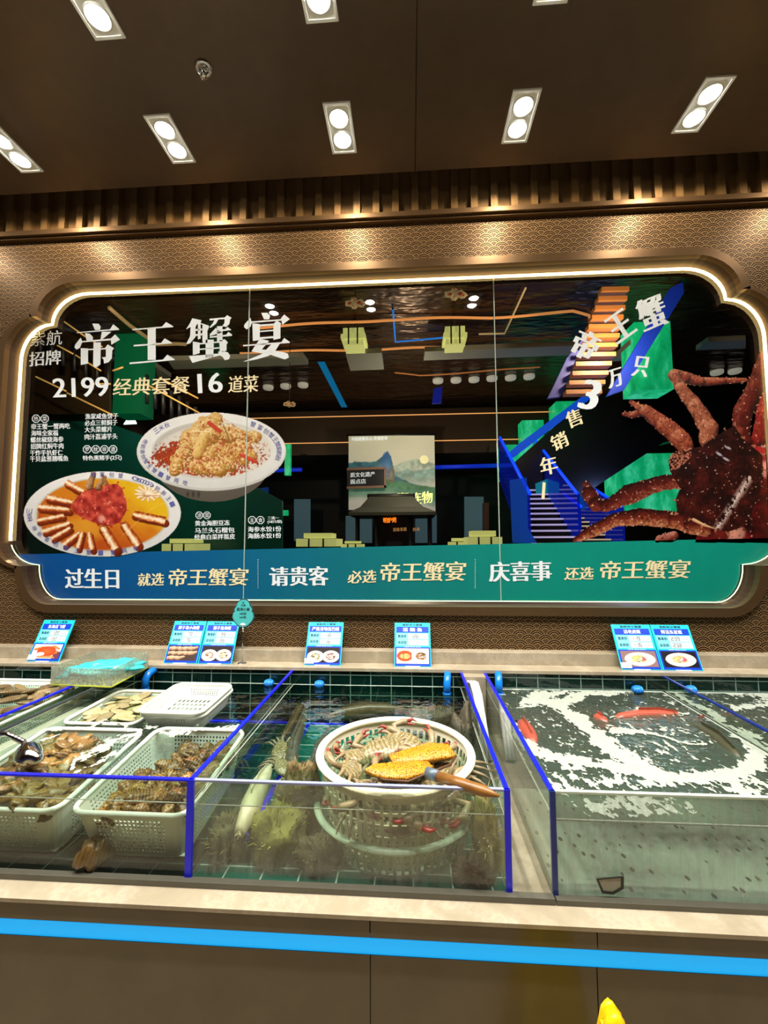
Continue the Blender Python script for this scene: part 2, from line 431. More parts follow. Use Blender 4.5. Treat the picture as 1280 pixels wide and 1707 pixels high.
def woodslat():
    m, nt, o = newmat('brushed brown slats'); n = N(nt)
    g = n.noise(n.scale(n.pos(), (120, 120, 6)), 1, 4)
    c = n.mix(g, rgb('#6e5230'), rgb('#8c6b40'))
    nt.links.new(n.bsdf(c, .4, .5, n.bump(g, .08, .002)), o.inputs[0]); return m
M_SLAT = woodslat()
XL, XR, YF = -4.0, 3.5, -4.0
HZ = 3.4
fl = MB().box(XL, XR, YF, WY, -.1, 0)
def floormat():
    m, nt, o = newmat('beige stone floor tiles'); n = N(nt)
    b = n.node('ShaderNodeTexBrick'); n.put(b.inputs['Vector'], n.pos()); b.offset = 0
    b.inputs['Scale'].default_value = 1; b.inputs['Brick Width'].default_value = .8; b.inputs['Row Height'].default_value = .8; b.inputs['Mortar Size'].default_value = .003
    b.inputs['Color1'].default_value = rgb('#a89678'); b.inputs['Color2'].default_value = rgb('#9c8a6c'); b.inputs['Mortar'].default_value = rgb('#6a5c48')
    k = n.mix(n.math('MULTIPLY', n.noise(n.pos(), 5, 6), .4), b.outputs[0], rgb('#7d6c52'))
    nt.links.new(n.bsdf(k, .15), o.inputs[0]); return m
struct('floor', fl, floormat(), 'beige stone tile floor in front of the counter')
# ceiling: two sheets meeting at the seam, stopping short of the back wall
CE = 2.06
ce = MB().box(XL, .035, YF, CE, HZ, HZ+.06).box(.041, XR, YF, CE, HZ, HZ+.06).box(XL, XR, YF, CE, HZ+.012, HZ+.07)
struct('ceiling', ce, M_CEIL, 'dark brown satin ceiling with one fine seam')
struct('wall_left', MB().box(XL-.1, XL, YF, WY+.2, 0, 3.9), M_DARKW, 'brown side wall left of the counter')
struct('wall_right', MB().box(XR, XR+.1, YF, WY+.2, 0, 3.9), M_DARKW, 'brown side wall right of the counter')
struct('wall_front', MB().box(XL, XR, YF-.1, YF, 0, 3.9), M_DARKW, 'brown wall behind the viewer')
# opening outline (x, z) with the two-lobed corners
WC = -.2
def lobed(grow=0.0, n=9):
    """closed outline of the opening, counter-clockwise from the lower right; grow pushes it outward"""
    g = grow; A = []
    def arc(cx, cz, rx, rz, a0, a1):
        for i in range(n+1):
            a = math.radians(a0+(a1-a0)*i/n); A.append((cx+rx*math.cos(a), cz+rz*math.sin(a)))
    top, bot = 2.956, 1.193
    x1, xc, x2 = 1.66, 1.87, 2.05; zc = 2.775; zl = 2.56; bc = 1.385; bl = 1.545; bx1 = 1.73
    # lower right, going up
    arc(bx1, bc, xc-bx1+g, bc-bot+g, -90, 0); A[-1] = (xc+g, bc-g*.0)
    arc(xc+.0, bl, x2-xc+g, bl-bc+g*.35, -78, 0)
    arc(xc, zl, x2-xc+g, zc-zl+g*.35, 0, 78)
    arc(x1, zc, xc-x1+g, top-zc+g, 0, 90)
    R = A[:]; L = [(-x, z) for x, z in R[::-1]]
    return [(x+WC, z) for x, z in R+L]
def ring_between(o1, y1, o2, y2):
    n = len(o1); v = [(x, y1, z) for x, z in o1]+[(x, y2, z) for x, z in o2]
    return v, [(i, i+n, (i+1) % n+n, (i+1) % n) for i in range(n)]
O0, O1 = lobed(.0), lobed(.055)
bm = bmesh.new()
def loop(bm, pts): 
    vs = [bm.verts.new(p) for p in pts]; return [bm.edges.new((vs[i], vs[(i+1) % len(vs)])) for i in range(len(vs))]
e = loop(bm, [(XL, WY, 0), (XR, WY, 0), (XR, WY, 3.24), (XL, WY, 3.24)])+loop(bm, [(x, WY, z) for x, z in O1])
bmesh.ops.triangle_fill(bm, use_beauty=True, edges=e)
bmesh.ops.recalc_face_normals(bm, faces=bm.faces[:])
r = bmesh.ops.extrude_face_region(bm, geom=bm.faces[:])
bmesh.ops.translate(bm, verts=[g for g in r['geom'] if isinstance(g, bmesh.types.BMVert)], vec=(0, .12, 0))
struct('wall_back', MB().bm(bm), M_SCALE, 'bronze wall with a carved wave-scale pattern around the window')
# slatted upper band of the wall
up = MB().box(XL, XR, WY, WY+.12, 3.24, 3.9)
x = XL+.03
while x < XR:
    up.box(x, x+.036, WY-.03, WY+.01, 3.262, 3.88); x += .105
struct('wall_upper', up, M_SLAT, 'band of upright brown slats under the ceiling edge')
tr = MB().box(XL, XR, WY-.048, WY+.02, 3.238, 3.266).box(XL, XR, WY-.03, WY+.02, 3.228, 3.238)
struct('trim_1', tr, M_BRONZE, 'slim bronze ledge below the slats', bevel=.002)

# ================================================================== ceiling lamps
M_WHITEP = plain('white lamp housing', '#f4f4ec', .4, 0, .03, 50)
M_LAMP = glow('lamp disc', '#fffdf4', 42)
M_CHROME = plain('polished chrome', '#d0d0d0', .12, 1, .03, 50)
def lampfix(x, y, label):
    t = thing('ceiling_downlight', label, 'ceiling light', (x, y, HZ), 'twin downlights in the ceiling')
    W, L, fr = .06, .12, .011
    f = MB()
    z0, z1 = HZ-.008, HZ+.004
    f.box(x-W, x-W+fr, y-L, y+L, z0, z1).box(x+W-fr, x+W, y-L, y+L, z0, z1).box(x-W+fr, x+W-fr, y-L, y-L+fr, z0, z1).box(x-W+fr, x+W-fr, y+L-fr, y+L, z0, z1)
    part('frame', f, M_WHITEP, t, bevel=.001)
    b = MB().box(x-W+fr, x+W-fr, y-L+fr, y+L-fr, HZ-.003, HZ+.003); part('tray', b, M_WHITEP, t)
    for dy in (-.052, .052):
        r = MB().lathe([(.046, -.003), (.046, -.007), (.040, -.008), (.038, -.004)], 32, (x, y+dy, HZ)); rg = part('lamp_ring', r, M_WHITEP, t)
        d = MB().lathe([(.0005, -.018), (.016, -.0165), (.028, -.012), (.0385, -.004)], 32, (x, y+dy, HZ)); part('lamp_disc', d, M_LAMP, rg)
LX = [-1.91, -1.11, -.305, .505, 1.283]
names = ['far left', 'second from the left', 'middle', 'second from the right', 'far right']
for x, nm in zip(LX, names):
    lampfix(x, 1.81, f'twin white downlight in the row nearest the wall, {nm} of its row')
for x, nm in ((-1.11, 'on the left above the ceiling sprinkler'), (-.305, 'in the middle, cut by the top edge'), (.505, 'just touching the top edge right of centre')):
    lampfix(x, 1.285, f'twin white downlight of the nearer row, {nm}')
spots = []
def spot(x, y, e, size=150, blend=.7, col=(1, .9, .76), r=.035, z=HZ-.02, name='downlight_and_fill'):
    l = bpy.data.lights.new(name, 'SPOT'); l.energy = e; l.spot_size = math.radians(size); l.spot_blend = blend; l.color = col; l.shadow_soft_size = r
    o = bpy.data.objects.new(name, l); C.objects.link(o); o.location = (x, y, z)
for x in LX+[-2.7, 2.06]:
    spot(x, 1.81, 10, 120, .6, (1, .95, .86))
    spot(x, 1.92, 13, 179, .2, (1, .86, .66), .02, HZ-.05, 'downlight_spill')
    spot(x, 1.285, 78, 120, .7, (1, .95, .86))
    spot(x, .75, 85, 120, .8, (1, .96, .88))  # unseen overhead row without fixtures, added for frontal light on window and tanks
    spot(x, -.3, 14, 120, .8, (1, .96, .88))  # unseen row behind the viewer, no fixtures, added to light the lettering
# sprinkler
sp = P(340, 113, Z=HZ)
t = thing('ceiling_sprinkler', 'small chrome fire sprinkler on the ceiling between the lamps', 'sprinkler', sp)
part('escutcheon', MB().lathe([(.001, 0), (.03, -.001), (.034, -.004), (.03, -.008), (.018, -.010), (.016, -.004)], 32, sp), M_CHROME, t)
part('stem', MB().lathe([(.008, 0), (.008, -.022), (.004, -.024), (.003, -.034)], 16, sp), M_CHROME, t)
yk = MB()
for s in (-1, 1): yk.tube([sp+Vector((s*.008, 0, -.02)), sp+Vector((s*.012, 0, -.03)), sp+Vector((s*.003, 0, -.042))], .002, 8)
part('yoke', yk, M_CHROME, t)
part('deflector', MB().lathe([(.001, -.041), (.013, -.041), (.013, -.043), (.001, -.0435)], 24, sp), M_CHROME, t)

# ================================================================== window
w1 = thing('window_1', 'wide glass window with two-lobed corners framed in bronze', None, (WC, GY, 1.19)); w1['kind'] = 'structure'
fr = MB()
o2 = lobed(.012); 
rim = lobed(.055)
v, f = ring_between(o2, WY-.022, rim, WY-.022); fr.add(v, f)
v, f = ring_between(rim, WY-.022, rim, WY+.01); fr.add(v, f)
v, f = ring_between(o2, WY-.022, o2, WY+.01); fr.add(v, [q[::-1] for q in f])
part('window_frame', fr, M_BRONZE, w1)
rv = MB(); v, f = ring_between(o2, WY+.01, O0, GY+.06); rv.add(v, [q[::-1] for q in f])
part('reveal', rv, M_BRONZE_D, w1)
# LED strip along the glass edge
inner = lobed(-.004)
led = MB(); pts = [(x, GY-.012, z) for x, z in inner]
hi = [q for q in pts if q[2] > 1.5]
i0 = max(range(len(hi)), key=lambda i: (Vector(hi[i])-Vector(hi[i-1])).length if i else (Vector(hi[0])-Vector(hi[-1])).length)
hi = hi[i0:]+hi[:i0]
led.tube(hi, .0075, 8)
part('light_strip', led, glow('warm LED strip', '#ffd98a', 7), w1)
lo = [q for q in pts if q[2] < 1.5]; i0 = max(range(len(lo)), key=lambda i: (Vector(lo[i])-Vector(lo[i-1])).length)
lo = lo[i0:]+lo[:i0]
part('light_strip', MB().tube(lo, .003, 6), glow('pale lit reveal', '#d8f8c8', .7), w1)  # dim glow standing in for the lit reveal at the window foot
M_GLASS = clear('dark window glass', '#d2d8d4', 1.5, .0, 1.0)
xs = [WC-2.05, -.885*GY/2.2+.0, .449*GY/2.2, WC+2.05]
xs[1], xs[2] = -.903, .466
def clip_pane(x0, x1):
    bm = bmesh.new(); pl = [bm.verts.new((x, GY, z)) for x, z in lobed(-.0005)]; bm.faces.new(pl)
    for xx, nx in ((x0, -1), (x1, 1)):
        bmesh.ops.bisect_plane(bm, geom=bm.verts[:]+bm.edges[:]+bm.faces[:], plane_co=(xx, 0, 0), plane_no=(nx, 0, 0), clear_outer=True)
    return MB().bm(bm)
for i in range(3):
    part('pane', clip_pane(xs[i]+.0012, xs[i+1]-.0012), M_GLASS, w1)
sm = MB()
for x in xs[1:3]: sm.box(x-.0022, x+.0022, GY-.004, GY+.006, 1.196, 2.95)
part('seam', sm, plain('silicone seam', '#9aa79c', .3, 0), w1)

# ================================================================== printed vinyl on the glass
DY = GY-.003
M_PRINT = vcol('printed vinyl', .3, ink=.70)
M_WHITEV = plain('white vinyl lettering', '#d0d6da', .4, 0, .02); M_CREAMV = plain('cream vinyl lettering', '#d6c89e', .4, 0, .02)
# --- blue-green band
def bandmat():
    m, nt, o = newmat('blue to green vinyl band'); n = N(nt)
    sp = n.node('ShaderNodeSeparateXYZ'); n.put(sp.inputs[0], n.pos())
    t = n.math('DIVIDE', n.math('SUBTRACT', sp.outputs['X'], -2.2), 4.0)
    c = n.ramp(t, [(0, rgb('#003c80')), (.25, rgb('#064c7c')), (.5, rgb('#0c666c')), (.7, rgb('#087a6a')), (1, rgb('#05826e'))])
    f = n.noise(n.scale(n.pos(), (14, 14, 4)), 1, 4)
    nt.links.new(n.bsdf(n.mix(n.math('MULTIPLY', f, .25), c, rgb('#083c4c')), .3, normal=n.bump(n.noise(n.pos(), 28, 2), .12, .004)), o.inputs[0]); return m
bt0, bt1 = P(40, 924, Y=DY), P(1280, 897, Y=DY)
bm = bmesh.new(); bm.faces.new([bm.verts.new((x, DY, z)) for x, z in lobed(-.008)])
dvec = (bt1-bt0).normalized(); nrm = Vector((-dvec.z, 0, dvec.x))
bmesh.ops.bisect_plane(bm, geom=bm.verts[:]+bm.edges[:]+bm.faces[:], plane_co=bt0, plane_no=nrm, clear_outer=True)
band = thing('slogan_band', 'blue to green printed band with Chinese slogans along the foot of the window', 'printed band', (WC, DY, 1.2))
part('band_film', MB().bm(bm), bandmat(), band)
w, c = MB(), MB(); LYY = DY-.0015
for s, x0, y0, x1, y1, h in (('过生日', 108, 981, 199, 981, 33), ('请贵客', 449, 977, 548, 976, 32), ('庆喜事', 815, 970, 920, 968, 33)):
    part('white_lettering', letter_px(MB(), s, x0, y0, x1, y1, h, LYY, .028), M_WHITEV, band)
for s, x0, y0, x1, y1, h in (('就选', 229, 977, 274, 976, 21), ('必选', 579, 973, 628, 971, 21), ('还选', 940, 967, 990, 966, 21)):
    part('cream_lettering', letter_px(MB(), s, x0, y0, x1, y1, h, LYY, .02, .12), M_CREAMV, band)
for s, x0, y0, x1, y1, h in (('帝王蟹宴', 281, 977, 415, 976, 29), ('帝王蟹宴', 634, 970, 778, 968, 32), ('帝王蟹宴', 1000, 966, 1152, 964, 31)):
    part('cream_lettering', letter_px(MB(), s, x0, y0, x1, y1, h, LYY, .016, .1), M_CREAMV, band)
for x0, x1 in ((430, 430), (792, 794)):
    d = MB()
    for k in range(16): a = P(x0, 933+k*3.1, Y=LYY); d.box(a.x-.0012, a.x+.0012, LYY-.0002, LYY, a.z-.0028, a.z+.0028)
    part('dotted_rule', d, M_WHITEV, band)
# --- headline
t = thing('headline_lettering', 'large white vinyl Chinese headline of four characters on the glass', 'lettering', P(300, 605, Y=DY))
for ch, bx in zip('帝王蟹宴', ((124, 540, 200, 614, -2), (216, 537, 291, 605, -2), (310, 527, 386, 603, -2), (405, 522, 483, 600, -1))):
    mb = MB(); song_px(mb, ch, *bx, DY); part('character', mb, M_WHITEV, t)
t = thing('brand_lettering', 'four small white brush characters stacked left of the large headline', 'lettering', P(78, 610, Y=DY))
part('characters', letter_px(MB(), '紫航', 50, 578, 105, 574, 24, DY, .01, .1), M_WHITEV, t); part('characters', letter_px(MB(), '招牌', 49, 611, 103, 607, 24, DY, .016, .1), M_WHITEV, t)
t = thing('offer_lettering', 'price line with 2199 and 16 in white and cream under the headline', 'lettering', P(260, 665, Y=DY))
part('numerals', letter_px(MB(), '2199', 88, 663, 182, 660, 32, DY, .02), M_WHITEV, t); part('numerals', letter_px(MB(), '16', 330, 656, 372, 654, 33, DY, .02), M_WHITEV, t)
part('characters', letter_px(MB(), '经典套餐', 188, 660, 317, 656, 29, DY, .012, .12), M_CREAMV, t); part('characters', letter_px(MB(), '道菜', 380, 655, 432, 653, 28, DY, .012, .12), M_CREAMV, t)
def menu(label, rows, badges, px):
    t = thing('menu_lettering', label, 'lettering', P(*px, Y=DY), 'menu lists printed on the glass')
    for s, x0, y0, x1, h in rows: part('dish_name', letter_px(MB(), s, x0, y0, x1, y0-.02*(x1-x0), h, DY, .015), M_WHITEV, t)
    for chars, x0, y0, dx in badges:
        for i, chh in enumerate(chars):
            cx = x0+i*dx; hb, lt = MB(), MB()
            rr = dx*.5
            R1 = [P(cx+rr*math.cos(PI*k/4+.39), y0+rr*math.sin(PI*k/4+.39), Y=DY) for k in range(8)]
            R2 = [P(cx+rr*.84*math.cos(PI*k/4+.39), y0+rr*.84*math.sin(PI*k/4+.39), Y=DY) for k in range(8)]
            hb.add(R1+R2, [(k, (k+1) % 8, (k+1) % 8+8, k+8) for k in range(8)])
            char_px(lt, chh, cx, y0, rr*1.05, rr*1.05, 0, DY)
            q = part('badge_outline', hb, M_WHITEV, t); part('badge_character', lt, M_WHITEV, q)
menu('short white menu list headed hot dishes at the left edge of the glass', [('帝王蟹一蟹两吃', 52, 716, 117, 9.5), ('海味全家福', 52, 727, 97, 9.5), ('螺丝椒烧海参', 51, 738, 106, 9.5), ('招牌红焖牛肉', 51, 749, 106, 9.5), ('干炸手扒虾仁', 50, 760, 105, 9.5), ('干贝盐葱翘嘴鱼', 50, 770, 114, 9.5)], [('热菜', 60, 698, 14.5)], (80, 770))
menu('white menu list above the four-badge heading, second column of the glass', [('渔家咸鱼饼子', 142, 699, 197, 9.5), ('必点三鲜焖子', 141, 710, 196, 9.5), ('大头菜螺片', 141, 721, 187, 9.5), ('肉汁荔浦芋头', 141, 733, 196, 9.5), ('特色熏猪手(2只)', 138, 769, 203, 9.5)], [('罗枕非遗', 145, 749, 14.5)], (165, 770))
menu('white menu list of cold dishes right of the crab platter picture', [('黄金海胆豆冻', 325, 877, 383, 9), ('马兰头石榴包', 325, 889, 391, 9), ('经典白菜拌蜇皮', 324, 900, 392, 9)], [('凉菜', 332, 859, 13)], (358, 900))
menu('white menu list of dumplings beside the first glass seam', [('海参水饺1份', 413, 887, 469, 9), ('海肠水饺1份', 413, 898, 469, 9), ('二选一', 446, 866, 465, 5), ('(18只/份)', 446, 873, 470, 6)], [('主食', 420, 867, 14)], (440, 900))
# --- slanted slogan on the right
t = thing('slanted_slogan_lettering', 'slanting brush slogan reading up to the right on the right pane', 'lettering', P(990, 660, Y=DY))
mb = MB()
for ch, cx, cy, w_, h_, a in (('帝', 976, 575, 44, 48, .42), ('王', 1033, 544, 44, 46, -.62), ('蟹', 1087, 521, 50, 54, -.38)):
    char_px(mb, ch, cx, cy, w_, h_, a, DY, .035, .1)
part('large_characters', mb, M_WHITEV, t)
mb = MB()
for ch, cx, cy, w_, h_, a in (('3', 983, 658, 36, 50, .15), ('万', 1025, 630, 30, 30, -.3), ('只', 1067, 611, 28, 34, .1)):
    char_px(mb, ch, cx, cy, w_, h_, a, DY, .035, .15)
part('quantity', mb, M_WHITEV, t)
mb = MB()
for ch, cx, cy, w_, h_, a in (('售', 957, 697, 27, 28, -1.0+.6), ('销', 933, 735, 30, 26, -.45), ('年', 914, 776, 30, 30, -.25), ('一', 906, 818, 28, 5, -1.5)):
    char_px(mb, ch, cx, cy, w_, h_, a, DY, .02, .1)
part('cream_characters', mb, M_CREAMV, t)

# --- king crab picture
def on(Y): return lambda x, y: P(x, y, Y=Y)
p = Pic(955, 585, 1276, 912, 1.0)
m = p.poly([(1150, 912), (1162, 870), (1200, 872), (1235, 850), (1262, 800), (1276, 770), (1276, 912)]); nz = p.noise(.03, 2)
p.lay(m, np.array(K('#1d0304'))+(np.array(K('#7a0c10'))-np.array(K('#1d0304')))*np.clip((nz-.45)*3, 0, 1)[..., None])
for cx, cy, rx, ry, col in ((1216, 884, 22, 18, '#d98f7a'), (1195, 885, 16, 14, '#6d1a14'), (1270, 775, 18, 22, '#e28a80'), (1262, 748, 26, 22, '#a8242a'), (1272, 735, 16, 10, '#e8a79c')):
    e_, d_ = p.ell(cx, cy, rx, ry, -.3, .25); p.lay(e_, np.array(K(col))*(1.05-.35*d_[..., None]))
DK, MD, LT = K('#200605'), K('#6e2414'), K('#e8a880')
RD, RM, RL = K('#340606'), K('#7d1614'), K('#c4574a')
Z = lambda pts: [(940+a*.2656, 560+b*.2656) for a, b in pts]
p.limb(Z([(1255, 350), (1235, 480), (1210, 640)]), [9, 12, 13], RD, RM, RL, 1)
p.spikes(Z([(1255, 350), (1235, 480), (1210, 640)]), [9, 12, 13], 5.5, K('#c88a6c'), 0)
p.limb(Z([(1265, 140), (1195, 330), (1112, 480), (1100, 620), (1120, 660)]), [14, 16, 17, 15, 13], DK, K('#5a1712'), K('#a85a40'), 2)
p.spikes(Z([(1265, 140), (1195, 330), (1112, 480), (1100, 620), (1120, 660)]), [14, 16, 17, 15, 13], 5.5, K('#c88a6c'), 1)
p.limb(Z([(1140, 278), (1000, 285), (860, 288), (760, 262), (700, 250)]), [4.5, 6.5, 9, 11, 12], DK, K('#8c3824'), K('#e6a880'), 3)
p.spikes(Z([(1140, 278), (1000, 285), (860, 288), (760, 262), (700, 250)]), [4.5, 6.5, 9, 11, 12], 5.5, K('#c88a6c'), 2)
p.limb(Z([(700, 250), (740, 330), (830, 450), (905, 580), (900, 650)]), [11, 11, 14, 17, 16], DK, K('#9a5238'), K('#e3a582'), 4)
p.spikes(Z([(700, 250), (740, 330), (830, 450), (905, 580), (900, 650)]), [11, 11, 14, 17, 16], 5.5, K('#c88a6c'), 3)
p.limb(Z([(380, 497), (430, 505), (490, 480)]), [4.5, 6, 9], DK, MD, LT, 5)
p.spikes(Z([(380, 497), (430, 505), (490, 480)]), [4.5, 6, 9], 5.5, K('#c88a6c'), 4)
p.limb(Z([(425, 420), (470, 450), (520, 480), (640, 570), (730, 650), (760, 690)]), [4.5, 7, 12, 16, 17, 15], DK, K('#8e3e28'), K('#d89c70'), 6)
p.spikes(Z([(425, 420), (470, 450), (520, 480), (640, 570), (730, 650), (760, 690)]), [4.5, 7, 12, 16, 17, 15], 5.5, K('#c88a6c'), 5)
p.limb(Z([(140, 935), (160, 1000), (200, 1060), (260, 1070), (400, 1000), (560, 935), (700, 905)]), [7, 13, 13, 11, 16, 14, 13], K('#220504'), K('#561610'), K('#b0644a'), 7, .4, (.1, .9))
p.spikes(Z([(140, 935), (160, 1000), (200, 1060), (260, 1070), (400, 1000), (560, 935), (700, 905)]), [7, 13, 13, 11, 16, 14, 13], 5.5, K('#c88a6c'), 6)
p.limb(Z([(75, 1285), (130, 1250), (200, 1215), (320, 1150), (480, 1130), (700, 1145), (790, 1180), (860, 1195)]), [6, 9, 11, 12, 15, 15, 14, 12], K('#260605'), K('#6d2414'), K('#ecb07c'), 8, .2, (.1, 1.0))
p.spikes(Z([(75, 1285), (130, 1250), (200, 1215), (320, 1150), (480, 1130), (700, 1145), (790, 1180), (860, 1195)]), [6, 9, 11, 12, 15, 15, 14, 12], 5.5, K('#c88a6c'), 7)
p.limb(Z([(600, 1270), (680, 1240)]), [10, 9], DK, K('#8a4030'), K('#e8b0a0'), 9)
p.spikes(Z([(600, 1270), (680, 1240)]), [10, 9], 5.5, K('#c88a6c'), 8)
body = Z([(650, 790), (670, 740), (760, 710), (860, 690), (930, 640), (1000, 590), (1060, 560), (1110, 640), (1170, 690), (1225, 740), (1228, 830), (1215, 930), (1180, 1010), (1140, 1120), (1090, 1180), (1000, 1210), (930, 1190), (850, 1170), (780, 1130), (700, 1100), (690, 1020), (720, 950), (690, 900), (660, 850)])
m = p.poly(body); g = p.noise(.06, 4); g2 = p.noise(.25, 5)
e_, d_ = p.ell(1200, 790, 90, 95)
colr = np.array(K('#1c0605'))+(np.array(K('#5e1a12'))-np.array(K('#1c0605')))*np.clip(g*1.3+g2*.6-.6-.1*d_, 0, 1)[..., None]
p.lay(m, colr)
hl = np.clip(1-np.abs((p.X-1240)*.83+(p.Yg-800)*.55)/9, 0, 1)*((p.Yg > 790) & (p.Yg < 880) & (p.X < 1250))*m*(g2 > .42)
p.lay(hl*.9, K('#f0d8cc'))
for (x, y) in ((1210, 745), (1196, 756), (1207, 764)):
    e_, _ = p.ell(x, y, 8, 2.6, .5, .5); p.lay(e_*m*.8, K('#d8d0e0'))
fuz = p.poly(Z([(650, 760), (700, 720), (800, 700), (790, 760), (720, 830), (670, 840)])); p.lay(fuz*(p.noise(.5, 8) > .5), K('#b06a52'))
p.limb(Z([(800, 1140), (860, 1170), (940, 1195)]), [3, 2.6, .8], K('#a86a40'), K('#e0a878'), K('#ffe0bc'), 3, .1)
p.dots(650, p.a, (960, 590, 1276, 905), (.6, 1.5), [K('#e8b8a0'), K('#f4d8c8'), K('#c87a60')], 3)
pts_ = np.argwhere(p.a > .5)
for k in range(0, 24):      # knobbly thorns on the outlines
    x, y = body[k]; 
    p.lay(p.poly([(x-3, y-2), (x+3, y+2), (x+(x-1190)*.08, y+(y-790)*.08)]), K('#a8644c'))
p.lay((p.noise(.35, 21) > .70)*p.a*.5, K('#140202'), alpha=False)
inside = ((p.X < 1272))
me = p.mesh('king_crab_picture', on(DY), inside & (p.Yg < 897+(1280-p.X)*.0218))
o = part('king_crab_picture', me, M_PRINT, None)
tag(o, 'printed picture of a dark red king crab on the right window pane', 'picture')

# --- dish pictures
t = thing('dish_picture', 'printed picture of golden fried king crab legs on an oval white platter', 'picture', P(352, 835, Y=DY+.0012), 'dish pictures on the glass')
p = Pic(222, 684, 482, 840, 1.0)
e_, d_ = p.ell(352, 770, 97, 66); n1 = p.noise(.05, 1)
p.lay(e_*(p.Yg > 770), np.array(K('#5d564c'))*(1.15-.25*d_)[..., None]); 
for x in (313, 322, 331):
    q, _ = p.ell(x, 823, 2.4, 5.5); p.lay(q, K('#3d3832'))
e_, d_ = p.ell(351.5, 752, 125.5, 65.5, -.02); sh = 1.0-.12*((p.Yg-690)/130)-.07*(n1-.5)
p.lay(e_, np.array(K('#eceae6'))*np.clip(sh, .6, 1)[..., None])
e_, _ = p.ell(351.5, 753.5, 124, 62.5, -.02, .03); e2, _ = p.ell(351.5, 751, 123.5, 63, -.02, .03)
p.lay(np.clip(e_-e2, 0, 1)*.6, K('#aaa49a'))
e_, d_ = p.ell(354, 750, 102, 49, -.02, .05); p.lay(e_, np.array(K('#d8d2c8'))*(.86+.16*np.clip((p.X-250)/200, 0, 1)*1.0+.0*d_)[..., None])
e_, d_ = p.ell(356, 752, 96, 44, -.02, .06); p.lay(e_, np.array(K('#e0d8cc'))*(.9+.12*(p.noise(.02, 3)))[..., None])
well = e_ > .5
nn = p.noise(.35, 9, 2); e_, d_ = p.ell(345, 766, 92, 36, 0, .3)
p.lay(((nn+.55*(1-d_)) > .62)*well, np.array(K('#a8411c'))*(.6+.8*p.noise(.5, 12))[..., None])
e_, d_ = p.ell(290, 757, 42, 20, -.35, .3); p.lay(((nn+.8*(1-d_)) > .6), np.array(K('#9c3a1c'))*(.6+.8*p.noise(.5, 12))[..., None])
G0, G1, G2 = K('#8a5a1e'), K('#c99a50'), K('#f0d49a')
rs = random.Random(3)
for a, r, s in (([(300, 770), (322, 735)], 16, 1), ([(318, 735), (345, 708)], 18, 2), ([(345, 712), (362, 700)], 13, 3), ([(352, 760), (360, 735)], 15, 4), ([(380, 770), (376, 738)], 16, 5), ([(405, 765), (396, 738)], 12, 6), ([(330, 745), (350, 728)], 15, 14), ([(360, 720), (385, 725)], 13, 15), ([(410, 732), (425, 728)], 11, 7), ([(395, 722), (412, 728)], 10, 8), ([(402, 745), (420, 757)], 9, 9), ([(326, 778), (344, 780)], 11, 10), ([(356, 777), (366, 782)], 13, 11), ([(292, 782), (312, 745)], 11, 12)):
    p.limb(a, [r, r], G0, G1, G2, s, .7)
p.lay((p.noise(.28, 31, 2) > .6)*p.poly([(285, 790), (300, 730), (345, 695), (372, 694), (400, 715), (432, 720), (430, 750), (405, 775), (350, 790)])*.75, K('#a8481f'), False)
p.lay((p.noise(.4, 37, 2) > .62)*p.poly([(285, 790), (300, 730), (345, 695), (372, 694), (400, 715), (432, 720), (430, 750), (405, 775), (350, 790)])*.7, K('#f4dca8'), False)
p.limb([(330, 757), (342, 728)], [9, 10], K('#9a6a2a'), K('#dcb468'), K('#f8e0a8'), 13, .4)
p.limb([(322, 719), (350, 720)], [2, 2], G1, G2, K('#fff0d0'), 1); p.limb([(373, 708), (384, 735)], [1.2, 1.2], K('#4a4420'), K('#6c6030'), K('#9a8a50'), 1)
p.limb([(350, 705), (366, 718)], [4, 4], K('#a02818'), K('#c8442c'), K('#e88060'), 1); p.limb([(400, 757), (424, 768)], [3, 4], K('#a02818'), K('#c8442c'), K('#e88060'), 1)
p.dots(260, well*1.0, (250, 735, 460, 800), (.6, 1.6), [K('#b4501f'), K('#8e3415'), K('#d88a50')], 5)
part('platter_print', p.mesh('platter_print', on(DY+.0012)), M_PRINT, t)
M_INK = plain('blue-violet print ink', '#4a4a86', .5, 0)
def rim_text(mb, s, cx, cy, rx, ry, a0, a1, h, Y, flip=False):
    for i, ch in enumerate(s):
        a = math.radians(a0+(a1-a0)*i/max(1, len(s)-1)); x, y = cx+rx*math.cos(a), cy+ry*math.sin(a)
        tx, ty = -rx*math.sin(a), ry*math.cos(a); th = math.atan2(ty, tx)
        if flip: th += PI
        char_px(mb, ch, x, y, h, h, th, Y, .01)
    part('rim_lettering', mb, M_INK, t)
rim_text(MB(), '帝航香创蟹王蟹一蟹两吃', 351.5, 752, 114, 57, 196, 112, 8, DY-.0002, True)
rim_text(MB(), '三米秋', 351.5, 752, 114, 57, 217, 230, 9, DY-.0002)
rim_text(MB(), '蟹宴创蟹', 351.5, 752, 114, 57, -52, -28, 9, DY-.0002); rim_text(MB(), '王蟹紫航秋', 351.5, 752, 114, 57, -20, 12, 9, DY-.0002)

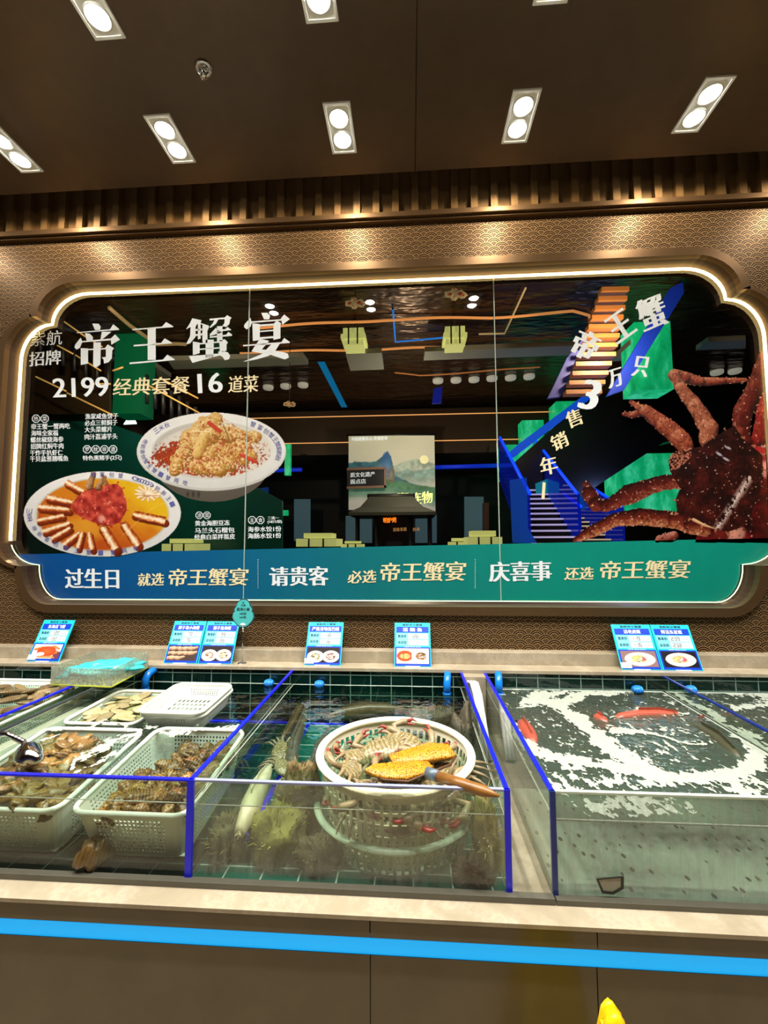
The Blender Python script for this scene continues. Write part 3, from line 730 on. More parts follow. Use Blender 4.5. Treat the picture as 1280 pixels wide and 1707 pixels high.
t = thing('dish_picture', 'printed picture of a steamed red king crab platter in yellow broth on a white plate', 'picture', P(170, 927, Y=DY-.002), 'dish pictures on the glass')
p = Pic(34, 780, 306, 932, 1.0)
n1 = p.noise(.04, 2)
e_, d_ = p.ell(169.5, 856, 132, 71.5, -.03); p.lay(e_, np.array(K('#efedec'))*(1-.10*np.clip((p.Yg-800)/130, 0, 1)-.06*n1)[..., None])
e_, d_ = p.ell(170, 857.5, 113, 62.5, -.03, .04); p.lay(e_, K('#c8c2b8'))
e_, d_ = p.ell(171, 857, 110, 60, -.03, .04)
broth = np.array(K('#cf7a1c'))+(np.array(K('#e0b21a'))-np.array(K('#cf7a1c')))*np.clip((p.X-170)/80+(840-p.Yg)/70, 0, 1)[..., None]
broth = broth+(np.array(K('#b44a16'))-broth)*np.clip(1.1*np.clip((p.Yg-870)/45, 0, 1)+np.clip((90-p.X)/30, 0, 1)+.9*(n1-.55), 0, 1)[..., None]
p.lay(e_, broth)
q, dd = p.ell(140, 880, 40, 22, .2, .5); p.lay(q*.6*(e_ > .5), K('#e0a030'))
R0, R1, R2 = K('#7a2208'), K('#c86a34'), K('#f6d8b4')
legs = [((112, 805), (140, 820)), ((80, 830), (122, 838)), ((67, 846), (116, 850)), ((64, 868), (106, 860)), ((74, 886), (116, 872)), ((88, 897), (118, 880)), ((107, 907), (132, 888)), ((130, 912), (138, 886)), ((153, 913), (149, 888)), ((192, 912), (172, 878)), ((228, 905), (206, 872)), ((271, 866), (224, 856))]
for i, (a, b) in enumerate(legs):
    w_ = (6, 6, 6, 5, 5.5, 5, 5, 5, 6, 9, 8, 7)[i]
    p.limb([(a[0]+3, a[1]+5), (b[0]+2, b[1]+5)], [w_, w_], K('#5c1c08'), K('#7c2a0c'), K('#8c3a14'), i)
    L = math.hypot(b[0]-a[0], b[1]-a[1]); tx, ty = (b[0]-a[0])/L, (b[1]-a[1])/L; nx, ny = -ty, tx
    tt = ((p.X-a[0])*tx+(p.Yg-a[1])*ty)/L; cc = ((p.X-a[0])*nx+(p.Yg-a[1])*ny)/w_; n_ = p.noise(.3, i+3); n2 = p.noise(.12, i+8)
    hw = .95-.25*np.clip(tt, 0, 1)+.3*(n2-.5); m = ((tt > -.06+.12*(n_-.5)) & (tt < 1.02+.14*(n_-.5)) & (np.abs(cc) < hw)).astype(float)
    sh = np.clip(1-np.abs(cc+.15)/hw, 0, 1)+.7*(n_-.5)
    col = np.where(sh[..., None] < .35, np.array(K('#8e3212'))+(np.array(K('#d07838'))-np.array(K('#8e3212')))*np.clip(sh/.35, 0, 1)[..., None], np.array(K('#d88848'))+(np.array(K('#fbe8cc'))-np.array(K('#d88848')))*np.clip((sh-.35)/.5, 0, 1)[..., None])
    p.lay(m, col)
crab = [(118, 845), (130, 828), (148, 815), (165, 812), (180, 808), (197, 806), (205, 815), (211, 834), (212, 850), (200, 870), (185, 876), (165, 874), (140, 864), (126, 856)]
m = p.poly(crab); g = p.noise(.12, 7); p.lay(m, np.array(K('#7a1414'))+(np.array(K('#dc5a44'))-np.array(K('#7a1414')))*np.clip(g*1.5-.2, 0, 1)[..., None])
q, _ = p.ell(170, 865, 8, 9, .3, .6); p.lay(q*.7, K('#f0b4a4'))
p.dots(70, m, (110, 800, 215, 880), (1, 2.2), [K('#8e1a18'), K('#f09880')], 2)
for k, (x, y) in enumerate(crab): p.lay(p.poly([(x-3, y), (x+3, y), (x+(x-165)*.09, y+(y-842)*.13)]), K('#a82c22'))
for a, b, w_ in (((150, 812), (158, 790), 7), ((165, 812), (176, 796), 6), ((178, 806), (172, 792), 4)): p.limb([a, b], [w_, w_*.6], K('#4a2c14'), K('#a07048'), K('#e8c8a0'), 4, .6)
for k in range(14): 
    a = k*.5; p.limb([(246, 824), (246+20*math.cos(a), 822+13*math.sin(a))], [3, 2.2], K('#a86a3c'), K('#f0d8b4'), K('#fffaf0'), k, .5)
for a, b in (((205, 890), (262, 838)), ((250, 850), (278, 835))): p.limb([a, b], [.6, .6], K('#e0b050'), K('#f0d080'), K('#fff0b0'))
part('platter_print', p.mesh('platter_print', on(DY-.002)), M_PRINT, t)
rim_text(MB(), '帝航香创蟹王蟹一蟹两吃', 169.5, 856, 121, 65.5, 158, 62, 8, DY-.0034, True)
rim_text(MB(), '三米秋', 169.5, 856, 121, 65, 184, 172, 9, DY-.0034)
rim_text(MB(), '蟹宴创蟹', 169.5, 856, 121, 65.5, -97, -75, 8, DY-.0034)
rim_text(MB(), '(36000只)', 169.5, 856, 121, 65.5, -64, -46, 7, DY-.0034); rim_text(MB(), '创新王一', 169.5, 856, 121, 65.5, -40, -14, 8, DY-.0034)
# ================================================================== the dining hall beyond the window
HC = 5.0
def water_steel():
    m, nt, o = newmat('rippled dark steel ceiling'); n = N(nt)
    f = n.noise(n.scale(n.pos(), (1.2, 3.5, 1)), 1, 3)
    nt.links.new(n.bsdf(n.mix(f, rgb('#1c1410'), rgb('#5a4028')), .28, .7, n.bump(f, .5, .15)), o.inputs[0]); return m
M_HDARK = plain('dark hall wall', '#14171a', .5, 0, .3, 3)
M_HBROWN = plain('brown hall bulkhead', '#3c2a1a', .4, .2, .2, 3)
struct('floor_2', MB().box(-9, 9, 2.6, 15, -.1, 0), plain('dark hall floor', '#2a2622', .25, 0, .2, 3), 'dark floor of the dining hall beyond the window')
struct('ceiling_2', MB().box(-9, 9, 2.4, 11, HC, HC+.1), water_steel(), 'rippled dark steel ceiling of the dining hall')
struct('wall_far', MB().box(-9, 9, 14, 14.1, 0, HC), M_HDARK, 'dark far wall of the dining hall')
struct('wall_far_left', MB().box(-9.1, -9, 2.4, 14, 0, HC), M_HDARK, 'dark left wall of the dining hall')
struct('wall_far_right', MB().box(9, 9.1, 2.4, 14, 0, HC), M_HDARK, 'dark right wall of the dining hall')
def slab_px(mb, pts, Y, d=.06): return mb.poly([P(x, y, Y=Y) for x, y in pts], (0, d, 0))
# mezzanine
mz = MB().box(-9, 9, 10.5, 14, 3.72, 4.85)
struct('wall_mezzanine', mz, M_HBROWN, 'brown mezzanine front crossing the hall')
M_LINE = glow('warm light line', '#ffb06a', 1.1); M_GLINT = glow('amber light rope', '#d8894a', 1.0)
M_BLUE = glow('blue light line', '#0a3cff', 2.2); M_BLUEP = plain('deep blue glass', '#0a1a78', .15)
def glint(label, pts, mat, r=.02, wav=.03, name='light_glint', grp='light lines mirrored in the hall ceiling'):  # glowing tubes in place of light lines mirrored in the rippled ceiling
    q = []
    for (a, b) in zip(pts[:-1], pts[1:]):
        n_ = max(2, int((Vector(b)-Vector(a)).length/.15))
        for i in range(n_): 
            v = Vector(a).lerp(Vector(b), i/n_); v.z += wav*math.sin(v.x*3.1+v.y)*.5; q.append(v)
    q.append(Vector(pts[-1])); single(name, MB().tube(q, r, 6), mat, label, 'light', grp)
ZC = HC-.06
glint('wavy amber light line mirrored in the hall ceiling, the upper one', [P(430, 546, Z=ZC), P(640, 533, Z=ZC), P(820, 529, Z=ZC), P(955, 520, Z=ZC), P(982, 527, Z=ZC), P(985, 540, Z=ZC), P(978, 548, Z=ZC)], M_GLINT)
glint('wavy amber light line mirrored in the hall ceiling, running just under the lanterns', [P(400, 588, Z=ZC), P(600, 583, Z=ZC), P(820, 577, Z=ZC), P(950, 572, Z=ZC)], M_GLINT)
glint('cream light line slanting down through the tall white headline', [P(182, 511, Z=ZC), P(215, 540, Z=ZC), P(262, 574, Z=ZC), P(310, 574, Z=ZC)], glow('cream light rope', '#8a7048', .7), .03)
glint('thin cream bent light line behind the second glass seam', [P(876, 480, Z=ZC), P(841, 556, Z=ZC), P(798, 557, Z=ZC)], glow('cream light line', '#b89868', .7), .015, 0)
glint('thin blue bent light line on the hall ceiling', [P(655, 517, Z=ZC), P(659, 570, Z=ZC), P(738, 563, Z=ZC)], glow('sky blue light line', '#1a78d8', .9), .014, 0)
glint('pale orange light line slanting across the brown soffit in the hall', [P(658, 622, Z=ZC), P(700, 626, Z=ZC), P(790, 620, Z=ZC), P(900, 612, Z=ZC)], glow('orange light rope', '#b06a34', .6), .014, .02)
for y0, y1, nm in ((697, 690, 'along the top of the mezzanine front'), (740, 734, 'along the foot of the mezzanine front')):
    a, b = P(440, y0, Y=10.49), P(1000, y1, Y=10.49)
    single('edge_light', MB().tube([(-6, 10.49, a.z), (6, 10.49, a.z)], .012, 6), M_LINE, 'thin warm light line '+nm, 'light', 'mezzanine edge lights')
# slanting lit strips; the violet and long blue ones stand in for stair reflections
def strip(label, pts, mat, Y=5.5, name='lit_strip', cat='glass panel', grp=None, d=.05):
    mb = MB(); slab_px(mb, pts, Y, d); return single(name, mb, mat, label, cat, grp)
M_BG1 = glow('blue lit glass', '#0a2a9a', .35); M_BG2 = glow('sky blue lit glass', '#0a86c8', .5); M_PURP = glow('violet stair reflection', '#3a3a8a', .22)
strip('short sky blue lit strip slanting in the middle of the dark ceiling', [(529, 603), (541, 603), (578, 677), (568, 677)], M_BG2)
strip('small blue lit panel under the right hall lantern', [(723, 648), (737, 644), (736, 671), (720, 672)], glow('royal blue panel', '#1424a0', .5))
strip('violet strip standing in for a stair reflection, left of the golden bars', [(945, 597), (975, 560), (935, 661), (913, 664)], M_PURP)
strip('long blue strip standing in for a stair rail reflection, climbing to the top right corner of the window', [(1118, 480), (1138, 470), (1140, 488), (1040, 650), (1012, 660)], M_BG1)
# glowing bars standing in for the stairs mirrored in the ceiling
t = thing('stair_reflection', 'golden stair reflection bars stacked behind the slanting slogan', 'stair reflection bars', P(990, 570, Y=5.4))
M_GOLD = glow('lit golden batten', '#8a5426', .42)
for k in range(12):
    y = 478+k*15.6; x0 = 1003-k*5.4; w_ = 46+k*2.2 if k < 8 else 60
    mb = MB(); mb.poly([P(x0, y, Y=5.4), P(x0+w_, y-1, Y=5.4), P(x0+w_, y+6, Y=5.4), P(x0, y+7, Y=5.4)], (0, .12, 0)); part('bar', mb, M_GOLD, t)
# grey ceiling panels
M_GREYP = plain('grey metal ceiling panel', '#8c8c80', .5, .2, .06, 20)
def cpanel(label, pts, z=4.6):
    mb = MB().poly([P(x, y, Z=z) for x, y in pts], (0, 0, .08)); single('ceiling_panel', mb, M_GREYP, label, 'ceiling panel', 'grey panels on the hall ceiling')
cpanel('grey ceiling panel behind the second headline character', [(198, 607), (252, 606), (285, 629), (235, 631)])
cpanel('long grey ceiling panel behind the third and fourth headline characters', [(279, 601), (505, 595), (514, 608), (290, 616)])
cpanel('square grey ceiling panel hanging below the left hall lantern', [(576, 591), (636, 588), (640, 616), (584, 618)])
cpanel('long grey ceiling panel across the second glass seam', [(708, 586), (965, 576), (955, 592), (706, 601)])
cpanel('slanting grey ceiling panel above the mirrored green column', [(1050, 574), (1112, 570), (1072, 599), (1018, 603)])
cpanel('short grey ceiling panel over the king crab picture', [(1180, 570), (1243, 567), (1243, 581), (1160, 584)])
# round downlights
M_DISC = glow('dim round downlight', '#b8b0a0', .6)
for i, (x, y, l) in enumerate(((447, 649, 'leftmost of three right of the fried crab platter'), (476, 647, 'middle of three right of the fried crab platter'), (505, 645, 'rightmost of three right of the fried crab platter'), (730, 638, 'first of the row left of the second seam'), (760, 637, 'second of the row left of the second seam'), (790, 636, 'third of the row left of the second seam'), (820, 634, 'just left of the second seam'), (851, 633, 'first one right of the second seam'), (882, 631, 'second one right of the second seam'), (1195, 624, 'left one over the king crab leg'), (1225, 622, 'right one over the king crab leg'))):
    c = P(x, y, Z=4.93); mb = MB().lathe([(.001, .0), (.1, .0), (.115, .02), (.115, .07)], 20, c)
    single('hall_downlight', mb, M_DISC, 'small round downlight on the hall soffit, '+l, 'ceiling light', 'round downlights in the hall')
M_FL = glow('white light panel', '#f4f8ff', 1.6)
for x0, x1, y, l in ((66, 95, 640, 'above the numerals 2199'), (91, 121, 679, 'above the hot dishes list'), (150, 185, 677, 'beside the foot of the mirrored green column'), (206, 228, 704, 'over the fried platter rim, upper one'), (206, 228, 727, 'over the fried platter rim, lower one')):
    mb = MB().poly([P(x0, y+4, Z=4.3), P(x1, y+3, Z=4.3), P(x1-4, y-4, Z=4.3), P(x0+6, y-4, Z=4.3)], (0, 0, .03))
    single('ceiling_light', mb, M_FL, 'small bright light panel in the hall '+l, 'light', 'light panels at the left of the hall')
# green glowing columns
def greenmat():
    m, nt, o = newmat('backlit green resin'); n = N(nt)
    f = n.noise(n.scale(n.pos(), (3, 3, 1.2)), 1, 6, .7); c = n.ramp(f, [(.3, rgb('#00824a')), (.5, rgb('#12b06e')), (.72, rgb('#5ce4b0'))])
    nt.links.new(n.bsdf(c, .3, emis=c, estr=1.0), o.inputs[0]); return m
M_GREEN = greenmat()
def gcol(label, x0, x1, yt, yb, Y, mat=None):
    a, b = P(x0, yb, Y=Y), P(x1, yt, Y=Y)
    single('glowing_column', MB().box(a.x, b.x, Y, Y+(b.x-a.x)*.8, a.z, b.z), mat or M_GREEN, label, 'column', 'green glowing columns in the hall')
M_GREEND = glow('dim green reflection', '#00603a', .45)
gcol('dim green shape standing in for a mirrored column between the first two headline characters', 187, 238, 552, 690, 6.6, M_GREEND)  # glowing box in place of a column's reflection in the ceiling
gcol('green column behind the menu list and fried platter', 338, 362, 690, 905, 9.5)
gcol('narrow green column at the right rim of the fried platter', 474, 484, 740, 792, 9.5)
gcol('large green shape standing in for a mirrored column behind the slogan characters for thirty thousand', 1062, 1117, 535, 650, 6.6)  # also a column's mirror image, modelled as a glowing box
gcol('small green column left of the staircase top', 836, 865, 741, 800, 10)
gcol('green column above the staircase landing', 872, 906, 700, 770, 9.8)
gcol('green column behind the slogan character for sales', 929, 976, 668, 735, 9.6)
gcol('broad green column behind the king crab claw legs', 1044, 1135, 755, 870, 9.4)
gcol('green column between the stairs and the king crab leg', 935, 978, 790, 850, 9.9)
# staircases
def stairs(label, A, B, half, n_, lit, side, grp=None):
    A, B = Vector(A), Vector(B); t = thing('staircase', label, 'staircase', (B.x, B.y, B.z))
    tr, nz = MB(), MB(); st = (B-A)/n_
    for k in range(n_+1):
        c = A+st*k; part('tread', MB().box(c.x-half, c.x+half, c.y, c.y+abs(st.y)*1.15, c.z-abs(st.z), c.z), M_HDARK, t)
        part('nosing_light', MB().box(c.x-half, c.x+half, c.y-.012, c.y, c.z-.03, c.z), lit, t)
    for s in (-1, 1):
        q = MB().poly([(A.x+s*half, A.y, A.z-.2), (A.x+s*half, A.y, A.z+.75), (B.x+s*half, B.y, B.z+.75), (B.x+s*half, B.y, B.z-.3)], (s*.04, 0, 0)); part('glass_balustrade', q, side, t)
        part('handrail', MB().tube([(A.x+s*half, A.y, A.z+.77), (B.x+s*half, B.y, B.z+.77)], .025, 8), M_BLUE, t)
M_BALU = clear('blue balustrade glass', '#6a86ff', 1.45, .05, 1, .4, '#1636d8', hazeglow=.55)
M_NOSE = glow('pale step light', '#c8b8e8', .8)
stairs('blue-railed staircase with pale lit steps right of the second seam', P(862, 785, Y=9.6), P(925, 905, Y=6.8), .36, 15, M_NOSE, M_BALU)
stairs('second lit staircase half hidden by the king crab leg', P(925, 845, Y=10), P(1005, 915, Y=8.0), .36, 10, glow('warm step light', '#e8c8a0', .7), M_BALU)
mb = MB(); slab_px(mb, [(850, 778), (985, 657), (1116, 655), (1280, 655), (1280, 700), (1105, 738), (940, 846), (905, 840)], 8.7, .4)
single('upper_flight', mb, plain('black stair soffit', '#050608', .4), 'black underside of the upper stair flight behind the slogan and crab', 'staircase')
mb = MB(); slab_px(mb, [(843, 760), (857, 762), (980, 668), (1000, 652), (978, 655), (862, 742)], 8.62, .05)
single('stair_rail', mb, glow('blue lit rail', '#0c50d8', .8), 'bright blue lit rail edging the upper stair flight', 'rail')
mb = MB(); slab_px(mb, [(893, 806), (920, 795), (932, 800), (930, 1000), (905, 1000)], 8.5, .04)
single('glass_screen', mb, glow('cyan glass panel', '#1aa0a8', .5), 'cyan lit glass panel beside the stair landing', 'glass panel')
mb = MB(); slab_px(mb, [(850, 800), (878, 796), (880, 880), (895, 905), (855, 905)], 6.6, .04)
single('glass_screen', mb, clear('pale blue glass', '#6aa6f8', 1.45, .05, 1, .4, '#2a72e0', hazeglow=.6), 'pale blue glass panel at the left foot of the staircase', 'glass panel')
mb = MB(); slab_px(mb, [(1190, 702), (1222, 690), (1224, 706), (1208, 716), (1192, 716)], 8.8, .05)
single('light_box', mb, glow('yellow light box', '#ffe81a', 1.3), 'yellow light box showing between the king crab legs', 'light')
# left staircase with gold edges
t = thing('balcony_stair', 'dark stair with gold light lines behind the headline and numerals', 'staircase', P(120, 690, Y=6))
for x0, y0, x1, y1 in ((104, 534, 142, 561), (96, 576, 122, 590), (126, 592, 168, 618), (60, 628, 110, 652), (112, 655, 188, 692), (243, 640, 335, 690), (266, 630, 330, 664), (140, 560, 170, 578), (150, 640, 184, 640), (205, 612, 188, 618)):
    part('light_line', MB().tube([P(x0, y0, Y=6), P(x1, y1, Y=6)], .013, 6), glow('gold line', '#c89850', .8), t)
for x0, x1, y0, y1 in ((48, 180, 535, 690), (245, 340, 625, 690)):
    for k in range(8):
        x = x0+(x1-x0)*k/7; part('baluster', MB().tube([P(x, y0+k*9, Y=6.03), P(x, min(y1+14, y0+k*9+48), Y=6.03)], .03, 6), M_HDARK, t)
mb = MB(); slab_px(mb, [(45, 545), (180, 560), (182, 690), (45, 690)], 6.3, .06); part('back_panel', mb, plain('brown mesh panel', '#3e3220', .5, .2, .4, 8), t)
mb = MB(); slab_px(mb, [(45, 692), (140, 690), (330, 760), (470, 835), (470, 912), (470, 1050), (45, 1050)], 6.5, .06)
single('teal_screen', mb, plain('dark teal screen', '#0c5a54', .3, 0, .4, 2), 'dark teal glass screen behind the menu lists and platters', 'screen')
# shelf lattice and blue panel
t = thing('display_shelf', 'dark lattice display shelf right of the crab platter', 'shelf', P(318, 912, Y=9))
for x in (302, 311, 320, 329, 338): part('upright', MB().tube([P(x, 868, Y=9), P(x, 914, Y=9)], .015, 6), M_HDARK, t)
for y in (868, 879, 890, 901): part('shelf_board', MB().tube([P(300, y, Y=9), P(340, y-1, Y=9)], .015, 6), plain('shelf board', '#8a7a5a', .5), t)
strip('blue lit curtain panel left of the pavilion', [(405, 818), (446, 812), (446, 905), (405, 905)], glow('blue curtain glow', '#0a3a8a', .3), 10.4, 'curtain_panel', 'curtain', None, .1)
for x, y, w_, h_, l in ((424, 846, 20, 26, 'upper one'), (474, 855, 12, 9, 'lower one')): strip('small green lit box at the left of the hall, '+l, [(x-w_/2, y-h_/2), (x+w_/2, y-h_/2), (x+w_/2, y+h_/2), (x-w_/2, y+h_/2)], M_GREEN, 10.2, 'light_box', 'light')
mb = MB(); letter_px(mb, '老船家海鲜炖', 365, 860, 410, 858, 10, 9.2, .02); single('sign_lettering', mb, glow('lit sign letters', '#fff4d8', 1.2), 'small white lit Chinese sign letters left of the first seam', 'sign')
mb = MB(); letter_px(mb, '食全酒美', 62, 812, 104, 803, 17, 9.2, .02); single('sign_lettering', mb, glow('lit sign letters', '#fff4d8', 1.2), 'lit Chinese sign letters just above the crab platter', 'sign')
# blue horizontal rails
for x0, x1, y0, y1, l in ((425, 503, 785, 783, 'left of the landscape banner'), (724, 832, 779, 776, 'right of the landscape banner')):
    single('blue_rail', MB().tube([P(x0, y0, Y=10.3), P(x1, y1, Y=10.3)], .05, 8), glow('blue rail light', '#0a2cc8', .7), 'blue lit rail crossing the hall '+l, 'rail')
# windows at the back
M_BWIN = glow('evening window', '#5a7680', .38)
for x0, x1, y0, y1, l in ((490, 517, 832, 902, 'left of the pavilion'), (774, 806, 828, 900, 'right of the pavilion'), (576, 620, 860, 905, 'behind the left pavilion post'), (692, 728, 858, 905, 'behind the right pavilion post')):
    strip('grey-blue evening window '+l, [(x0, y0), (x1, y0), (x1, y1), (x0, y1)], M_BWIN, 12.5, 'window', 'window', 'far windows of the hall')
strip('tall brown post beside the far right window', [(806, 838), (815, 838), (815, 990), (806, 990)], plain('terracotta post', '#7a4a30', .5), 11.5, 'post', 'post', None, .2)
# banner with a mountain landscape
p = Pic(581, 726, 724, 850, 1.0)
p.a[:] = 1; yy = (p.Yg-726)/124; p.c[:] = np.array(K('#c9c4a8'))-np.array([.1, .1, .02])*yy[..., None]
nz = p.noise(.08, 3)
def ridge(pts, col, soft=1.5):
    xs_, ys_ = zip(*pts); h = np.interp(p.X, xs_, ys_)+6*(nz-.5); p.lay(np.clip((p.Yg-h)/soft, 0, 1)*np.clip((h+34-p.Yg)/26, 0, 1), np.array(K(col))*(.7+.6*p.noise(.15, 5))[..., None])
ridge([(581, 790), (640, 782), (665, 772), (690, 765), (724, 772)], '#94a090'); ridge([(581, 800), (655, 790), (680, 782), (700, 784), (724, 778)], '#6f8a80')
ridge([(581, 772), (592, 768), (615, 770), (627, 768), (638, 760), (646, 752), (652, 760), (658, 790), (672, 800), (700, 808), (724, 815)], '#2c5a66'); ridge([(581, 802), (620, 800), (650, 798), (690, 806), (724, 812)], '#3a6a4a')
q, _ = p.ell(644, 775, 9, 22); p.lay(q*.6, K('#2a5a9a')); q, _ = p.ell(652, 792, 7, 14); p.lay(q*.5, K('#7a5a40'))
q, _ = p.ell(706.5, 766, 7.2, 7.2); p.lay(q, K('#eee8b0')); p.lay((np.abs(p.Yg-822) < 7)*.35*np.ones_like(p.X), K('#4a7a6a'))
bt = thing('hanging_banner', 'large hanging banner with a painted mountain landscape and pale moon', 'banner', P(652, 850, Y=9.7))
part('banner_cloth', p.mesh('banner_cloth', on(9.7)), vcol('lit banner cloth', .6, .55), bt)
part('bar', MB().tube([P(578, 726, Y=9.72), P(727, 724, Y=9.72)], .03, 8), M_HDARK, bt)
mb = MB(); letter_px(mb, '中国道教名山 青城茶寿', 586, 735, 646, 733, 6, 9.68, .012); part('banner_lettering', mb, glow('banner ink', '#f4f8ff', .8), bt)
t = thing('notice_board', 'dark notice board with white Chinese lettering in front of the banner', 'sign', P(612, 814, Y=9.55))
mb = MB(); slab_px(mb, [(578, 783), (641, 781), (642, 812), (579, 814)], 9.55, .05); part('board', mb, plain('navy board', '#0c1420', .4), t)
mb = MB()
for q in ([(578, 780), (643, 778), (643, 782), (578, 784)], [(578, 811), (643, 809), (644, 813), (578, 815)], [(640, 780), (643.5, 780), (644, 813), (640, 813)]): slab_px(mb, q, 9.53, .05)
part('frame', mb, plain('carved stone frame', '#8a6a5a', .5), t)
mb = MB(); letter_px(mb, '质文化遗产', 584, 796, 625, 794, 8, 9.52, .012); letter_px(mb, '面点店', 584, 807, 610, 806, 8, 9.52, .012); part('board_lettering', mb, glow('board letters', '#dfe8ee', .6), t)
mb = MB(); letter_px(mb, '连物', 684, 842, 723, 838, 20, 9.0, .02, .1); letter_px(mb, '二海', 640, 830, 682, 828, 7, 9.0, .02); single('sign_lettering', mb, glow('yellow sign letters', '#e8f090', .9), 'large yellow-green lit characters right above the pavilion eave', 'sign')
# pavilion
pv = thing('pavilion', 'dark Chinese pavilion with a hipped tile roof under the banner', 'pavilion', (P(652, 850, Y=9).x, 9, 0))
e0, e1 = P(581, 854, Y=8.3), P(727, 850, Y=8.3); r0, r1 = P(616, 829, Y=8.9), P(688, 826, Y=8.9); zr = r0.z; ze = e0.z
rf = MB()
E4 = [(e0.x, 8.3, ze), (e1.x, 8.3, ze), (e1.x, 9.6, ze), (e0.x, 9.6, ze)]; R4 = [(r0.x, 8.8, zr), (r1.x, 8.8, zr), (r1.x, 9.1, zr), (r0.x, 9.1, zr)]
M4 = [tuple(Vector(a).lerp(Vector(b), .55)-Vector((0, 0, .07))) for a, b in zip(E4, R4)]
rf.ring_loft([[(x, y, z-.06) for x, y, z in E4], E4, M4, R4], True, True, False); part('roof', rf, plain('grey roof tiles', '#3a3c34', .5, 0, .3, 20), pv)
part('roof_ridge', MB().tube([(r0.x-.05, 8.95, zr+.03), (r1.x+.05, 8.95, zr+.03)], .05, 8), plain('ridge tiles', '#22241f', .5), pv)
for x in (596, 628, 684, 716):
    a = P(x, 860, Y=8.5); part('post', MB().tube([(a.x, 8.5, 0), (a.x, 8.5, ze)], .045, 10), M_HDARK, pv)
mb = MB(); slab_px(mb, [(632, 862), (680, 860), (680, 940), (632, 940)], 9.2, .05); part('back_screen', mb, plain('grey screen', '#39424a', .5), pv)
mb = MB(); letter_px(mb, '明炉烤', 639, 872, 661, 871, 9, 8.45, .02); single('sign_lettering', mb, glow('orange neon', '#ff7a1a', 2.2), 'small orange neon characters under the pavilion roof', 'sign')
mb = MB(); letter_px(mb, '首批非遗', 655, 886, 678, 885, 6, 8.45, .02); letter_px(mb, '传承', 688, 886, 700, 885, 6, 8.45, .02); single('sign_lettering', mb, glow('dim orange letters', '#c88a4a', .8), 'row of tiny dim orange characters inside the pavilion', 'sign')
# stepped lanterns on poles
M_SHADE = glow('cream lantern shade', '#c8c878', .75); M_FRAME = plain('dark lantern frame', '#1c1a14', .5)
def lantern(label, x0, x1, yt, yb, Y, up=True, cell=0):
    a, b = P(x0, yb, Y=Y), P(x1, yt, Y=Y); w_ = b.x-a.x; h_ = b.z-a.z; cx = (a.x+b.x)/2
    t = thing('stepped_lantern', label, 'lantern', (cx, Y, a.z if not up else 0), 'stepped lanterns in the hall')
    if up:
        part('pole', MB().tube([(cx, Y, 0), (cx, Y, a.z)], .03, 8), M_FRAME, t); z0, z1, z2 = a.z, a.z+h_*.58, b.z
        part('lower_shade', MB().box(a.x, b.x, Y-w_/2, Y+w_/2, z0, z1), M_SHADE, t); part('upper_shade', MB().box(a.x+w_*.15, b.x-w_*.15, Y-w_*.35, Y+w_*.35, z1+.01, z2), M_SHADE, t)
    else:  # upturned version stands in for floor lanterns mirrored in the ceiling
        for i, (f, q0, q1) in enumerate(((.42, .6, 1), (.5, .35, .6), (.4, 0, .33))):
            part(('lower_shade', 'middle_shade', 'upper_shade')[2-i], MB().box(cx-w_*f, cx+w_*f, Y-w_*f, Y+w_*f, a.z+h_*q0, a.z+h_*q1), M_SHADE, t)
        part('pole', MB().tube([(cx, Y, b.z-.02), (cx, Y, HC)], .02, 8), M_FRAME, t)
    fr = MB()
    for s in (-1, 1): fr.tube([(cx+s*w_*.18, Y-w_*.51, a.z), (cx+s*w_*.18, Y-w_*.51, b.z if not up else a.z+h_*.58)], .012, 6)
    part('frame', fr, M_FRAME, t)
lantern('stepped cream floor lantern left of the pavilion', 502, 566, 889, 911, 6)
lantern('small stepped cream floor lantern at the pavilion foot', 571, 606, 902, 914, 6.6)
lantern('low stepped cream floor lantern right of the pavilion', 748, 785, 897, 912, 6.6)
lantern('tall stepped cream floor lantern beside the far right window', 776, 831, 885, 910, 6)
lantern('stepped cream floor lantern behind the crab platter rim', 285, 338, 898, 918, 6)
lantern('left of two stepped cream shapes standing in for lanterns mirrored in the hall ceiling', 571, 611, 554, 583, 6.4, False)
lantern('right of two stepped cream shapes standing in for lanterns mirrored in the hall ceiling', 738, 776, 551, 582, 6.4, False)
# flower pendants
M_PET = glow('cream petal', '#c8a878', .3); M_CORE = glow('rust flower heart', '#a0482a', .3)
def flower(label, x, y, s, Y=5.3):
    c = P(x, y, Y=Y); t = thing('flower_pendant', label, 'pendant lamp', c, 'flower pendants in the hall')
    part('cord', MB().tube([c, (c.x, c.y, HC)], .006, 6), M_FRAME, t)
    for k in range(7):
        a = k*.9; d = Vector((math.cos(a)*.08*s, (k % 2)*.05, math.sin(a)*.06*s+.01*k)); r_ = (.055+.02*math.sin(k*2.3))*s
        pe = part('flower', MB().ball(c+d, (r_, r_*.3, r_*.6), 14, 8, lambda p_, q_: q_*(1+.18*math.cos(5*math.atan2(p_.z, p_.x)))), M_PET, t)
        if k % 2 == 0: part('flower_heart', MB().ball(c+d+Vector((0, -r_*.28, 0)), (r_*.45, r_*.12, r_*.3), 10, 6), M_CORE, pe)
flower('cream flower cluster pendant above the left mirrored lantern', 592, 508, 1.0)
flower('cream flower cluster pendant above the right mirrored lantern', 760, 493, 1.05)
flower('small dim flower cluster near the fried platter', 482, 676, .8, 7)
